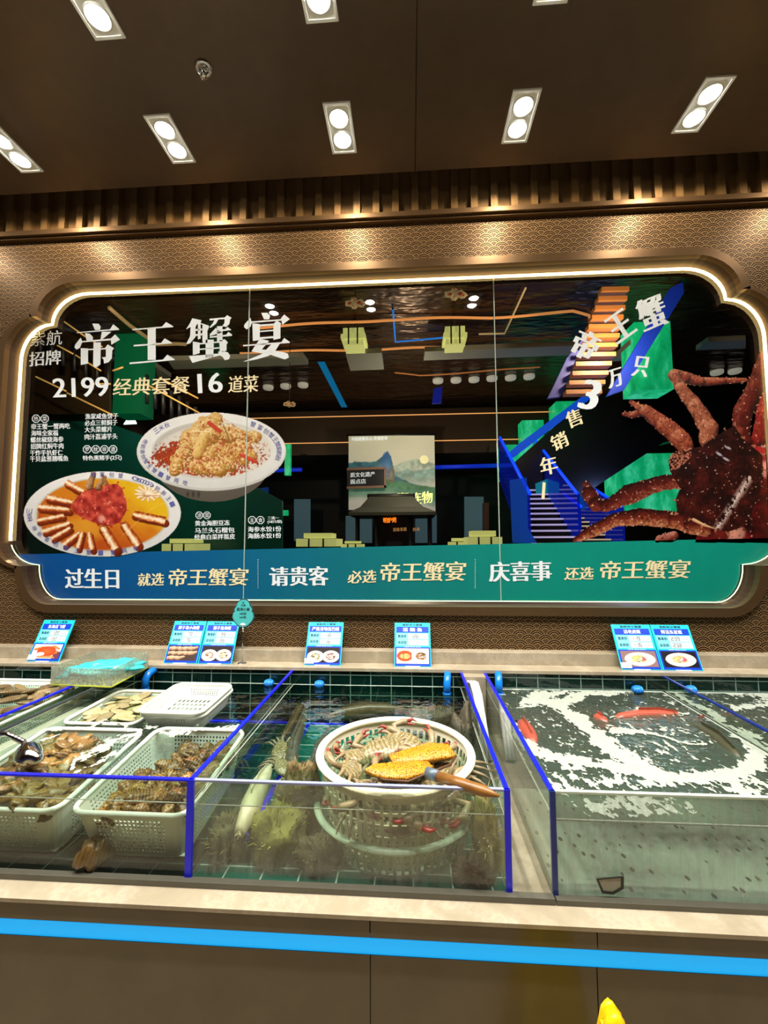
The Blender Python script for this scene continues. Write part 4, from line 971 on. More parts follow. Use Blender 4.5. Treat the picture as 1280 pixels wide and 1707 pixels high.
# fill lights added to brighten the hall, without fixtures
for x, y, z, e, c in ((-3.4, 5, 3.9, 130, (1, .75, .5)), (2.5, 5, 3.9, 130, (1, .75, .5)), (0, 8, 3.2, 110, (1, .8, .6)), (4, 8, 2.5, 40, (.3, .4, 1))):
    l = bpy.data.lights.new('hall_fill', 'POINT'); l.energy = e; l.color = c; l.shadow_soft_size = .08
    o = bpy.data.objects.new('hall_fill', l); C.objects.link(o); o.location = (x, y, z)
# ================================================================== counter
MT = .65
def stone():
    m, nt, o = newmat('grey-brown marble'); n = N(nt)
    v = n.pos(); f = n.noise(v, 6, 8, .68); g = n.noise(n.scale(v, (22, 22, 22)), 1, 6, .7)
    vein = n.math('POWER', n.math('SUBTRACT', 1, n.math('ABSOLUTE', n.math('MULTIPLY_ADD', n.noise(v, 2.6, 6, .72), 2, -1))), 14)
    c = n.mix(f, rgb('#786e5c'), rgb('#b4a78e')); c = n.mix(n.math('MULTIPLY', g, .5), c, rgb('#a0947e')); c = n.mix(n.math('MULTIPLY', vein, .35), c, rgb('#c8bca8'))
    nt.links.new(n.bsdf(c, .16), o.inputs[0]); return m
M_STONE = stone()
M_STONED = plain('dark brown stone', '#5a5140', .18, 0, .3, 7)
cb = thing('counter_base', 'stone-clad counter front with a blue light channel running along it', 'counter', (0, 1.5, 0))
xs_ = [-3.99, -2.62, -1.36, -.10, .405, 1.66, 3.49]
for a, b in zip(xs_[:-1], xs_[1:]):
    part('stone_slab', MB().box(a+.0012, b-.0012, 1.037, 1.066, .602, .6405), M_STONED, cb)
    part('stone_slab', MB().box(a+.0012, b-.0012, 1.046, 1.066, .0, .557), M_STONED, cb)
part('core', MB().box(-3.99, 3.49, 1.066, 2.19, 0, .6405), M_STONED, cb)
part('channel_shade', MB().box(-3.99, 3.49, 1.050, 1.066, .591, .602), plain('shaded blue channel', '#0a6cc0', .3), cb)  # darker blue puts the upper slab's shadow into the channel colour
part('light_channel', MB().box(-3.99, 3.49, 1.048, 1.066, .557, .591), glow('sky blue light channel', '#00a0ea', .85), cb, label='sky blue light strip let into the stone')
ct = single('countertop', MB().box(-3.99, 3.49, 1.034, 2.19, .641, MT), M_STONE, 'pale marble countertop carrying the seafood tanks', 'countertop')
# tiled back and stone ledge
def tilemat(name, axes, w, h, c1, c2, grout, rough=.06):
    m, nt, o = newmat(name); n = N(nt)
    sp = n.node('ShaderNodeSeparateXYZ'); n.put(sp.inputs[0], n.pos()); cb_ = n.node('ShaderNodeCombineXYZ')
    n.put(cb_.inputs[0], sp.outputs[axes[0]]); n.put(cb_.inputs[1], sp.outputs[axes[1]])
    b = n.node('ShaderNodeTexBrick'); n.put(b.inputs['Vector'], cb_.outputs[0]); b.offset = 0
    for k, v in (('Scale', 1), ('Brick Width', w), ('Row Height', h), ('Mortar Size', .0022), ('Mortar Smooth', .1)): b.inputs[k].default_value = v
    b.inputs['Color1'].default_value = rgb(c1); b.inputs['Color2'].default_value = rgb(c2); b.inputs['Mortar'].default_value = rgb(grout)
    nt.links.new(n.bsdf(b.outputs['Color'], n.math('MULTIPLY_ADD', b.outputs['Fac'], .5, rough)), o.inputs[0]); return m
struct('wall_tiled', MB().box(-4, 3.5, 2.055, 2.12, MT, .897), tilemat('dark green wall tiles', (0, 2), .0965, .0462, '#031815', '#05201b', '#6f8c80'), 'low dark green tiled wall behind the tanks')
lg = MB().box(-4, 3.5, 2.045, 2.2, .897, .913).box(-4, 3.5, 2.135, 2.2, .913, .970)
struct('trim_2', lg, M_STONE, 'stepped marble ledge above the tiled wall', bevel=.0015)
struct('trim_3', MB().box(-4, .332, 1.088, 1.106, MT, .664).box(.336, 3.5, 1.088, 1.106, MT, .662), plain('grey sealing strip', '#5d5a4e', .4, 0, .15, 40), 'narrow grey sill in front of the tank glass')
M_TFLOOR = tilemat('teal floor tiles', (0, 1), .0965, .0965, '#0d5a4a', '#13685a', '#c8e0d4', .2)
M_LINER = None
def linermat():
    m, nt, o = newmat('grey-green liner with dark ticks'); n = N(nt)
    v = n.node('ShaderNodeTexVoronoi'); n.put(v.inputs['Vector'], n.scale(n.pos(), (1, .6, 1))); v.inputs['Scale'].default_value = 34; v.inputs['Randomness'].default_value = .75
    k = n.math('LESS_THAN', v.outputs['Distance'], .18)
    c = n.mix(n.noise(n.pos(), 5, 4), rgb('#98a298'), rgb('#b2bab0'))
    nt.links.new(n.bsdf(n.mix(k, c, rgb('#141a18')), .5), o.inputs[0]); return m
M_LINER = linermat()
M_DFLOOR = tilemat('dark green floor tiles', (0, 1), .0965, .0965, '#0a2c26', '#0d362e', '#4a6a5e', .2)
# ================================================================== tanks
M_ACR = clear('clear tank acrylic', '#f2f7f2', 1.45, .02)
M_ACRW = clear('wet tank acrylic', '#f2f5ef', 1.4, .05, 1, .14, '#d4d8c8', bump=(70, 70, 9))
M_ACRF = clear('fogged tank acrylic', '#e8ece8', 1.4, .05, 1, .24, '#c4ccc4', bump=(45, 45, 6))
M_BLUEE = plain('bright blue edge strip', '#0a14f0', .3, 0, .05, 30)
M_NAVYE = plain('navy edge strip', '#0c2a78', .3, 0, .05, 30)
M_CLEARE = plain('pale acrylic edge', '#c4d2c0', .2, 0, .05, 30)
M_GREYE = plain('blue-grey acrylic edge', '#8a90b4', .2, 0, .05, 30)
RZ = .893; FY = 1.106; BY = 2.053
def tank(label, x0, x1, left, right, floor, front, frontedge, le=None, re=None, posts=()):
    t = thing('glass_tank', label, 'fish tank', ((x0+x1)/2, (FY+BY)/2, MT), 'glass seafood tanks on the counter')
    part('tank_floor', MB().box(x0+.006, x1-.006, FY+.008, BY, MT+.0005, MT+.006), floor, t)
    if floor is M_LINER: part('back_floor', MB().box(x0+.006, x1-.006, 1.56, BY, MT+.006, MT+.008), M_DFLOOR, t)
    part('front_pane', MB().box(x0+.005, x1-.005, FY, FY+.008, MT, RZ), front, t)
    part('front_edge', MB().box(x0+.007, x1-.007, FY-.001, FY+.009, RZ, RZ+.005), frontedge, t)
    for use, x, e in ((left, x0, le), (right, x1, re)):
        if use:
            part('side_pane', MB().box(x-.004, x+.004, FY, BY, MT, RZ), use, t)
            if e: part('side_edge', MB().box(x-.0055, x+.0055, FY-.001, BY, RZ, RZ+.006), e, t)
    for x, w_, m in posts: part('corner_strip', MB().box(x-w_/2, x+w_/2, FY-.004, FY+.004, MT+.004, RZ+.006), m, t)
    return t
tank('clear tank at the far left holding a white tray of long clams', -2.3, -1.447, None, M_ACR, M_TFLOOR, M_ACR, M_BLUEE, None, M_BLUEE)
TB = tank('clear tank with white shellfish trays left of the crab basket tank', -1.335, -.567, M_ACR, None, tilemat('dark tank tiles', (0, 1), .0965, .0965, '#04120f', '#051613', '#30443c', .2), M_ACR, M_BLUEE, plain('dark pane edge', '#2a3038', .3))
TC = tank('blue-edged tank holding the round crab basket', -.567, .230, M_ACR, M_ACR, M_TFLOOR, M_ACRW, M_GREYE, M_BLUEE, M_BLUEE, ((-.566, .017, M_BLUEE), (.230, .014, M_BLUEE)))
tank('fogged tank with foaming water and red fish', .338, 1.133, M_ACRW, M_ACR, M_LINER, M_ACRF, M_CLEARE, M_BLUEE, M_NAVYE, ((.338, .013, M_NAVYE),))
tank('foaming tank cut by the right edge beyond the thin blue-topped divider', 1.135, 2.3, None, M_ACR, M_LINER, M_ACRF, M_CLEARE, None, M_BLUEE)
struct('trim_4', MB().box(.236, .332, 1.99, 2.056, MT, .897), M_STONE, 'short stone pier between the two middle tanks')
struct('trim_5', MB().box(-1.441, -1.341, 1.106, 2.056, MT, .80), plain('pale grey divider stone', '#b4b8a4', .3, 0, .15, 12), 'pale divider between the two left tanks')
for (xa, ya), (xb, yb), w_ in (((-.485, 2.03), (-.475, 1.25), .018), ((.205, 2.03), (.205, 1.2), .012), ((-.55, 2.04), (.21, 2.04), .014)):  # blue strips standing in for pane-edge seals seen refracted in the water
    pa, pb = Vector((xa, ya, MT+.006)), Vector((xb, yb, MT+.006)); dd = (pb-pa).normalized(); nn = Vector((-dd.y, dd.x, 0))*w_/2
    part('refracted_seal', MB().poly([pa-nn, pb-nn, pb+nn, pa+nn], (0, 0, .004)), M_BLUEE, TC)
part('refracted_seal', MB().box(-1.0, -.58, 2.036, 2.05, MT+.006, MT+.012), M_BLUEE, TB)  # likewise the refracted image of a pane-edge seal
# water
M_EDGEW = plain('pale water edge', '#c8d0c4', .2, 0, .1, 60)
W_CL = clear('clear rippled water', '#dfeee6', 1.33, .02, 1, 0, wave=(16, .35))
W_MK = clear('murky foaming water', '#b8cabc', 1.33, .03, 1, .13, '#8fa08e', wave=(20, .5))
for label, x0, x1, z, m in (('clear water filling the far left tank', -2.295, -1.452, .834, W_CL), ('clear water around the white shellfish trays', -1.33, -.572, .834, W_CL), ('clear water around the round crab basket', -.562, .225, .832, W_CL), ('murky green water under the swirling foam', .343, 1.128, .826, W_MK), ('murky water in the tank at the right edge', 1.14, 2.295, .826, W_MK)):
    mb = MB().sheet(lambda u, v: (x0+(x1-x0)*u, FY+.009+(BY-FY-.010)*v, z), 8, 8)
    wt = single('water', mb, m, label, 'water', kind='stuff', base=((x0+x1)/2, (FY+BY)/2, z))
    q_ = [(x0+.001, FY+.0105, z), (x1-.001, FY+.0105, z), (x1-.001, BY-.003, z), (x0+.001, BY-.003, z)]
    part('water_edge', MB().tube(q_, .0014 if m is W_CL else .0028, 6, closed=True), M_EDGEW, wt)
# ================================================================== trays
M_PLW = plain('white tray plastic', '#e8ebe0', .35, 0, .05, 20)
M_PLC = plain('cream basket plastic', '#efe9cc', .35, 0, .04, 20)
def rrect(w, l, r, n=5):
    pts = []
    for cx, cy, a0 in ((w/2-r, -l/2+r, -90), (w/2-r, l/2-r, 0), (-w/2+r, l/2-r, 90), (-w/2+r, -l/2+r, 180)):
        for i in range(n+1):
            a = math.radians(a0+90*i/n); pts.append((cx+r*math.cos(a), cy+r*math.sin(a)))
    return pts
def lattice_path(w, l, r, pitch):
    """perimeter parameter points with alternating bars and holes on the straight runs: list of (u, hole)"""
    pts = []; hole = []
    c = [(w/2, -l/2+r, w/2, l/2-r), (w/2-r, l/2, -w/2+r, l/2), (-w/2, l/2-r, -w/2, -l/2+r), (-w/2+r, -l/2, w/2-r, -l/2)]
    cc = [(w/2-r, l/2-r, 0), (-w/2+r, l/2-r, 90), (-w/2+r, -l/2+r, 180), (w/2-r, -l/2+r, 270)]
    for k in range(4):
        x0, y0, x1, y1 = c[k]; L = math.hypot(x1-x0, y1-y0); m = r*.6; n = max(1, int((L-2*m)/pitch)); pt = (L-2*m)/n
        pts.append((x0, y0)); hole.append(False)
        s = m
        for i in range(n):
            pts.append((x0+(x1-x0)*(s+pt*.22)/L, y0+(y1-y0)*(s+pt*.22)/L)); hole.append(True)
            pts.append((x0+(x1-x0)*(s+pt*.78)/L, y0+(y1-y0)*(s+pt*.78)/L)); hole.append(False)
            s += pt
        cx, cy, a0 = cc[k]
        pts.append((x1, y1)); hole.append(False)
        for i in range(1, 5):
            a = math.radians(a0+90*i/5); pts.append((cx+r*math.cos(a), cy+r*math.sin(a))); hole.append(False)
    return pts, hole
def tray(label, loc, rot, w, l, h, pitch=.0115, rows=9, taper=.84, group='white perforated trays'):
    t = thing('plastic_tray', label, 'tray', loc, group, rot)
    pts, hole = lattice_path(w, l, .035, pitch); n = len(pts)
    zs = [0, .012]; rh = [False]; 
    for i in range(rows):
        a = .014+(h-.03)*i/rows; st = (h-.03)/rows
        if i == 0: zs[-1] = a+st*.2
        else: zs.append(a+st*.2)
        rh.append(True) if False else None
        zs.append(a+st*.8)
    zs.append(h)
    vs = []; fs = []
    for z in zs:
        k = taper+(1-taper)*z/h
        vs += [(x*k, y*k, z) for x, y in pts]
    for j in range(len(zs)-1):
        for i in range(n):
            if j % 2 == 1 and hole[i]: continue
            fs.append((j*n+i, j*n+(i+1) % n, (j+1)*n+(i+1) % n, (j+1)*n+i))
    wl = MB().add(vs, fs); part('tray_wall', wl, M_PLW, t, local=True, solid=.003)
    k = taper; bw, bl = w*k-.012, l*k-.012; nx = int(bw/.0165); ny = 6
    fl_ = MB()
    for i in range(nx+1):
        x = -bw/2+bw*i/nx; fl_.box(x-.0026, x+.0026, -bl/2-.004, bl/2+.004, -.001, .003)
    for j in range(ny+1):
        y = -bl/2+bl*j/ny; fl_.box(-bw/2-.004, bw/2+.004, y-.005, y+.005, -.0005, .0025)
    part('tray_floor', fl_, M_PLW, t, local=True)
    rm = MB().tube([(x*1.012, y*1.012, h) for x, y in rrect(w, l, .036, 6)], .0072, 8, closed=True)
    part('rim', rm, M_PLW, t, local=True)
    return t
TH = .140
def tilt_tray(label, x0, x1, yf, yb, zf, zb, **kw):
    cx, cy = (x0+x1)/2, (yf+yb)/2; a = math.atan2(zb-zf, yb-yf); L = math.hypot(yb-yf, zb-zf)
    M = Matrix.Rotation(a, 4, 'X'); off = M @ Vector((0, 0, TH))
    t = tray(label, (cx-off.x, cy-off.y, (zf+zb)/2-off.z), (a, 0, 0), x1-x0, L, TH, **kw); return t
T2 = tilt_tray('white perforated tray of brown whelks beside the blue divider', -.902, -.588, 1.126, 1.52, .796, .842)
T1 = tilt_tray('white perforated tray of oysters at the left with a metal scoop in it', -1.30, -.945, 1.126, 1.50, .796, .842)
T3 = tilt_tray('white tray of flat pale clams behind the oyster tray', -1.30, -1.02, 1.56, 1.88, .838, .846)
TA = tilt_tray('white tray of long clams in the far left tank', -2.05, -1.50, 1.42, 1.98, .846, .852)
def empty_stack():
    A, B, Cc, D = P(243, 1187, Z=.885), P(338, 1189, Z=.885), P(388, 1139, Z=.9), P(282, 1141, Z=.9)
    cx = (A+B+Cc+D)/4; l = ((D-A).length+(Cc-B).length)/2; w_ = ((B-A).length+(Cc-D).length)/2
    for dz, dy, lab in ((-.018, .012, 'lower of two empty white trays stacked above the clams'), (0, 0, 'upper of two empty white trays stacked above the clams, slatted floor showing')):
        tray(lab, (cx.x, cx.y+dy, .892-.055+dz), (math.radians(2.5), 0, math.radians(-1)), w_, l, .055, .0095, 4, .86)
empty_stack()
# ---- shells
def shellmat(name, a, b, c):
    m, nt, o = newmat(name); n = N(nt)
    v = n.obj(); w = n.node('ShaderNodeTexWave'); n.put(w.inputs['Vector'], v); w.inputs['Scale'].default_value = 42; w.inputs['Distortion'].default_value = 4
    r = n.node('ShaderNodeObjectInfo').outputs['Random']; f = n.noise(v, 55, 5, .7)
    k = n.mix(w.outputs['Fac'], rgb(a), rgb(b)); k = n.mix(n.math('MULTIPLY', f, .8), k, rgb(c))
    h = n.node('ShaderNodeHueSaturation'); n.put(h.inputs['Color'], k); n.put(h.inputs['Value'], n.math('MULTIPLY_ADD', r, .9, .55)); n.put(h.inputs['Hue'], n.math('MULTIPLY_ADD', n.math('FRACT', n.math('MULTIPLY', r, 5.1)), .016, .494))
    nt.links.new(n.bsdf(h.outputs[0], .28, normal=n.bump(f, .4, .004)), o.inputs[0]); return m
M_WHELK = shellmat('brown whelk shell', '#5e3610', '#c08c48', '#2a1808')
M_OYST = shellmat('rough oyster shell', '#33200c', '#7e5a2c', '#a8844e')
M_CLAM = shellmat('pale clam shell', '#a89868', '#d0c498', '#7e7448')
M_LONG = shellmat('long clam shell', '#6e5a3a', '#a48e62', '#4a3a24')
def whelk(s):
    def fn(p, q):
        a = math.atan2(p.y, p.z); k = 1+.10*math.sin(a*2+p.x*9)+.06*math.sin(p.x*16)
        q = Vector((q.x, q.y*k, q.z*k)); tp = (1-.55*max(0, p.x)**1.5); q.y *= tp; q.z *= tp
        nn = noise.noise(p*2.1+Vector((s, s, s)))*.38+noise.noise(p*6+Vector((s, 0, s)))*.16; return q*(1+nn)
    return MB().ball((0, 0, 0), (.034, .021, .018), 22, 16, fn)
def oyster(s):
    def fn(p, q):
        nn = noise.noise(p*1.8+Vector((s*3, 1, s)))*.42+noise.noise(p*5+Vector((s, 2, 0)))*.26
        return Vector((q.x*(1+nn), q.y*(1+nn)*(1-.3*p.x), q.z*(1+.6*nn)))
    return MB().ball((0, 0, 0), (.030, .019, .012), 18, 12, fn)
def clam(s, rx=.026, ry=.020, rz=.007):
    def fn(p, q): return Vector((q.x, q.y*(1-.15*p.x)+.004*p.x*p.x, q.z*(1+.15*math.sin(14*p.length_squared*p.y))))
    return MB().ball((0, 0, 0), (rx, ry, rz), 18, 10, fn)
def heap(name, label, cat, group, protos, mat, spots, tilt=.5):
    src = []
    for k, (x, y, z, a) in enumerate(spots):
        if k < len(protos):
            o = part(name, protos[k].mesh(name), mat); tag(o, label, cat, group); src.append(o)
        else:
            o = src[k % len(src)].copy(); C.objects.link(o)
        o.location = (x, y, z); o.rotation_euler = (rnd.uniform(-tilt, tilt), rnd.uniform(-tilt, tilt), a); s = rnd.uniform(.8, 1.2); o.scale = (s, s, s)
def pile(n, x0, x1, y0, y1, zfn, dmin):
    out = []; tries = 0
    while len(out) < n and tries < 6000:
        tries += 1; x, y = rnd.uniform(x0, x1), rnd.uniform(y0, y1); z = zfn(x, y)
        if z is None: continue
        if all((x-a)**2+(y-b)**2+((z-c)*2)**2 > dmin**2 for a, b, c, _ in out): out.append((x, y, z, rnd.uniform(0, 6.3)))
        else:
            z += rnd.uniform(.008, .018)
            if all((x-a)**2+(y-b)**2+((z-c)*2)**2 > dmin**2 for a, b, c, _ in out): out.append((x, y, z, rnd.uniform(0, 6.3)))
    return out
# whelks: heap in the near part of the tray, thinning towards the back
def zw(x, y):
    yy = (y-1.13)/.38
    if yy > .93 or (x < -.80 and yy > .55) or (x < -.845): return None
    if yy > .62 and rnd.random() < .35: return None
    return .752+.035*(1-yy)*0+.05*min(1, (x+.88)/.2)*(.9 if yy < .7 else .6)+.012*yy
heap('whelk', 'brown whelk in the heap filling the tray beside the blue divider', 'whelk', 'whelks in the tray', [whelk(k) for k in range(5)], M_WHELK, pile(78, -.865, -.605, 1.15, 1.49, zw, .033))
def zo(x, y):
    yy = (y-1.13)/.37
    if yy > .8 and x > -1.08: return None
    if x > -1.0+.0*yy and yy > .35: return None
    return .776+.034*(1-abs(x+1.13)/.2)+.012*yy
heap('oyster', 'rough brown oyster in the heap filling the left tray', 'oyster', 'oysters in the tray', [oyster(k) for k in range(5)], M_OYST, pile(150, -1.275, -.972, 1.15, 1.46, zo, .026), .6)
heap('clam', 'flat pale clam in the tray behind the oysters', 'clam', 'flat clams in the tray', [clam(k, .034, .023, .007) for k in range(3)], M_CLAM, pile(62, -1.265, -1.06, 1.60, 1.85, lambda x, y: .824, .030), .25)
heap('long_clam', 'long brown clam in the far left tray', 'clam', 'long clams in the far left tray', [clam(k, .055, .02, .010) for k in range(3)], M_LONG, pile(60, -1.98, -1.54, 1.46, 1.93, lambda x, y: .845, .045), .3)
q = part('oyster', whelk(9), M_OYST); q.location = (-.83, 1.128, MT+.04); q.scale = (1.3, 1.4, 2.0); q.rotation_euler = (.2, .3, .6); tag(q, 'single rough oyster leaning on the tank glass under the whelk tray', 'oyster')
# metal scoop
M_STEEL = plain('polished steel', '#d4d6d8', .12, 1, .04, 30)
sc = P(48, 1270, Z=.865); t = thing('metal_scoop', 'shiny steel scoop lying on the oysters at the left edge', 'scoop', sc)
bw = MB(); R = []
for i in range(11):
    a = i/10; y = -.075+.15*a; wr = .042*math.sqrt(max(.05, 1-(2*a-1)**4))
    R.append([(sc.x+y*.5+wr*math.cos(PI*k/10)*.85, sc.y-y*.55+wr*math.cos(PI*k/10)*.3, sc.z+.012+wr*.85*math.sin(PI*k/10)) for k in range(11)])
bw.ring_loft(R, False, False); part('scoop_bowl', bw, M_STEEL, t, solid=.002)
part('handle', MB().tube([sc+Vector((-.045, .03, .04)), sc+Vector((-.12, .05, .055)), sc+Vector((-.26, .04, .045))], .008, 10), M_STEEL, t)
# white foam lines round the trays
M_FOAM = None
def foammat():
    m, nt, o = newmat('white water foam'); n = N(nt)
    v = n.node('ShaderNodeTexVoronoi'); n.put(v.inputs['Vector'], n.pos()); v.inputs['Scale'].default_value = 160
    c = n.mix(v.outputs['Distance'], rgb('#b8beb2'), rgb('#8f988e'))
    nt.links.new(n.bsdf(c, .35, normal=n.bump(v.outputs['Distance'], .5, .003)), o.inputs[0]); return m
M_FOAM = foammat()
def ph(x, y, z):
    d = Vector((x, y, z))-CAM; k = d.dot(cF); return 640+CAM_F*d.dot(cR)/k, 853.5-CAM_F*d.dot(cU)/k
def vnoise(xs, ys, f, oct=4, seed=2):
    out = np.zeros_like(xs); amp = 1; rs = np.random.default_rng(seed)
    for o in range(oct):
        g = rs.random((128, 128)); u = (xs+5)*f; v = (ys+5)*f; ui = np.floor(u).astype(int); vi = np.floor(v).astype(int); a = u-ui; b = v-vi; ui %= 127; vi %= 127
        a = a*a*(3-2*a); b = b*b*(3-2*b)
        out += amp*((g[vi, ui]*(1-a)+g[vi, ui+1]*a)*(1-b)+(g[vi+1, ui]*(1-a)+g[vi+1, ui+1]*a)*b); amp *= .6; f *= 2.13
    r_ = np.empty(out.size); r_[np.argsort(out.ravel())] = np.linspace(0, 1, out.size)
    return r_.reshape(out.shape)
def foam(name, label, x0, x1, y0, y1, z, step, fn, thick=.003):
    """fn(px, py, coarse noise) gives the cover 0..1 of foam at a spot; fine noise breaks it up into lace and bubbles"""
    nx, ny = int((x1-x0)/step), int((y1-y0)/step)
    xs, ys = np.meshgrid(np.linspace(x0, x1, nx+1), np.linspace(y0, y1, ny+1))
    dx, dy, dz = xs, ys, z-1.5
    k = dx*cF.x+dy*cF.y+dz*cF.z; px = 640+CAM_F*(dx*cR.x+dy*cR.y+dz*cR.z)/k; py = 853.5-CAM_F*(dx*cU.x+dy*cU.y+dz*cU.z)/k
    co_ = vnoise(xs, ys, 11, 4, 2); fi = vnoise(xs, ys*.6, 75, 3, 4)
    d = fn(px+7*(vnoise(xs, ys, 14, 2, 8)-.5), py+6*(vnoise(xs, ys, 14, 2, 9)-.5), co_)-fi
    keep = d > 0
    cell = keep[:-1, :-1] & keep[1:, :-1] & keep[:-1, 1:] & keep[1:, 1:]
    idx = np.arange(xs.size).reshape(xs.shape); i, j = np.nonzero(cell)
    F_ = np.stack([idx[i, j], idx[i, j+1], idx[i+1, j+1], idx[i+1, j]], 1); used = np.unique(F_); mp = -np.ones(xs.size, int); mp[used] = np.arange(len(used))
    h = z+.0008+thick*np.clip(d*1.5, 0, 1)*(.6+.6*fi); V = np.stack([xs, ys, h], 2).reshape(-1, 3)[used]
    mb = MB().add(V.tolist(), mp[F_].tolist(), True)
    return single(name, mb, M_FOAM, label, 'foam', kind='stuff', base=((x0+x1)/2, (y0+y1)/2, z))
def strokes(px, py, S_):
    out = np.full(px.shape, -9.0)
    for pts, wd in S_:
        for k in range(len(pts)-1):
            (xa, ya), (xb, yb) = pts[k], pts[k+1]; wa, wb = (wd[k], wd[k+1]) if isinstance(wd, (list, tuple)) else (wd, wd)
            L2 = (xb-xa)**2+(yb-ya)**2; t_ = np.clip(((px-xa)*(xb-xa)+(py-ya)*(yb-ya))/L2, 0, 1)
            out = np.maximum(out, 1-np.hypot(px-xa-t_*(xb-xa), (py-ya-t_*(yb-ya)))/(wa+(wb-wa)*t_))
    return out
def f_left(px, py, nz): return .2+.9*strokes(px, py, [([(75, 1215), (110, 1216), (150, 1212), (180, 1200), (232, 1222)], 3), ([(236, 1221), (205, 1232), (165, 1248), (130, 1268), (120, 1282)], [5, 8, 9, 8, 6]), ([(128, 1286), (150, 1276), (190, 1256)], 4), ([(245, 1213), (280, 1221), (330, 1219), (398, 1211)], [4, 5, 4, 6]), ([(60, 1238), (100, 1225), (170, 1172)], 2.2), ([(262, 1196), (300, 1200), (340, 1196), (360, 1180)], 3)])
foam('foam', 'white foam lines along the rims of the left trays', -1.33, -.575, 1.12, 2.0, .8425, .0024, f_left)
# ================================================================== crab basket
M_NETG = plain('pale green plastic', '#b8ccb4', .35, 0, .12, 120)
BC = Vector((-.052, 1.352, 0))
def round_basket(name, label, r, z0, z1, taper, ncol, rows, mat, rimr, cat='basket', solid_low=.2):
    t = thing(name, label, cat, (BC.x, BC.y, z0)); h = z1-z0; n = ncol*2; zs = [0]; 
    for i in range(rows): zs += [h*(solid_low*.35+(1-solid_low*.35-.12)*(i+.12)/rows), h*(solid_low*.35+(1-solid_low*.35-.12)*(i+.9)/rows)]
    zs.append(h); vs = []; fs = []
    ang = []
    for k in range(ncol): ang += [2*PI*(k+.0)/ncol, 2*PI*(k+.62)/ncol]
    for z in zs:
        rr = r*(taper+(1-taper)*z/h); vs += [(rr*math.cos(a), rr*math.sin(a), z) for a in ang]
    for j in range(len(zs)-1):
        for i in range(n):
            if j % 2 == 1 and i % 2 == 0: continue
            fs.append((j*n+i, j*n+(i+1) % n, (j+1)*n+(i+1) % n, (j+1)*n+i))
    part('basket_wall', MB().add(vs, fs), mat, t, local=True, solid=.004)
    bt_ = MB(); rr = r*taper
    for k in range(-8, 9):
        x = rr*k/8.5; y = math.sqrt(max(0, rr*rr-x*x)); bt_.box(x-.004, x+.004, -y, y, 0, .004).box(-y, y, x-.004, x+.004, .0, .0038)
    part('basket_floor', bt_, mat, t, local=True)
    pr = [(r+rimr*math.cos(a), h+rimr*.8*math.sin(a)) for a in np.linspace(0, 2*PI, 13)]
    part('rim', MB().lathe(pr, 64), mat, t, local=True); return t
round_basket('basin_ring', 'pale green plastic basin ring around the foot of the crab basket', .236, MT+.008, .735, .90, 70, 2, M_NETG, .010, 'basin')
round_basket('round_basket', 'round cream plastic basket full of spotted crabs', .228, MT+.016, .868, .84, 60, 5, M_PLC, .0125)
# ---- crabs
def crabmat():
    m, nt, o = newmat('spotted crab shell'); n = N(nt)
    v = n.node('ShaderNodeTexVoronoi'); n.put(v.inputs['Vector'], n.obj()); v.inputs['Scale'].default_value = 120
    f = n.noise(n.obj(), 40, 4); w = n.node('ShaderNodeTexWave'); n.put(w.inputs['Vector'], n.obj()); w.inputs['Scale'].default_value = 22; w.inputs['Distortion'].default_value = 8
    c = n.mix(f, rgb('#4a4028'), rgb('#86764e')); c = n.mix(n.math('MULTIPLY', w.outputs['Fac'], .45), c, rgb('#b0a276')); c = n.mix(n.math('LESS_THAN', v.outputs['Distance'], .22), c, rgb('#d4c8a4'))
    nt.links.new(n.bsdf(c, .25, normal=n.bump(f, .3, .003)), o.inputs[0]); return m
M_CRAB = crabmat(); M_CLAW = plain('pale crab limb', '#8e7c5c', .35, 0, .25, 60); M_RED = plain('red claw tip', '#8e3c30', .3, 0, .2, 60)
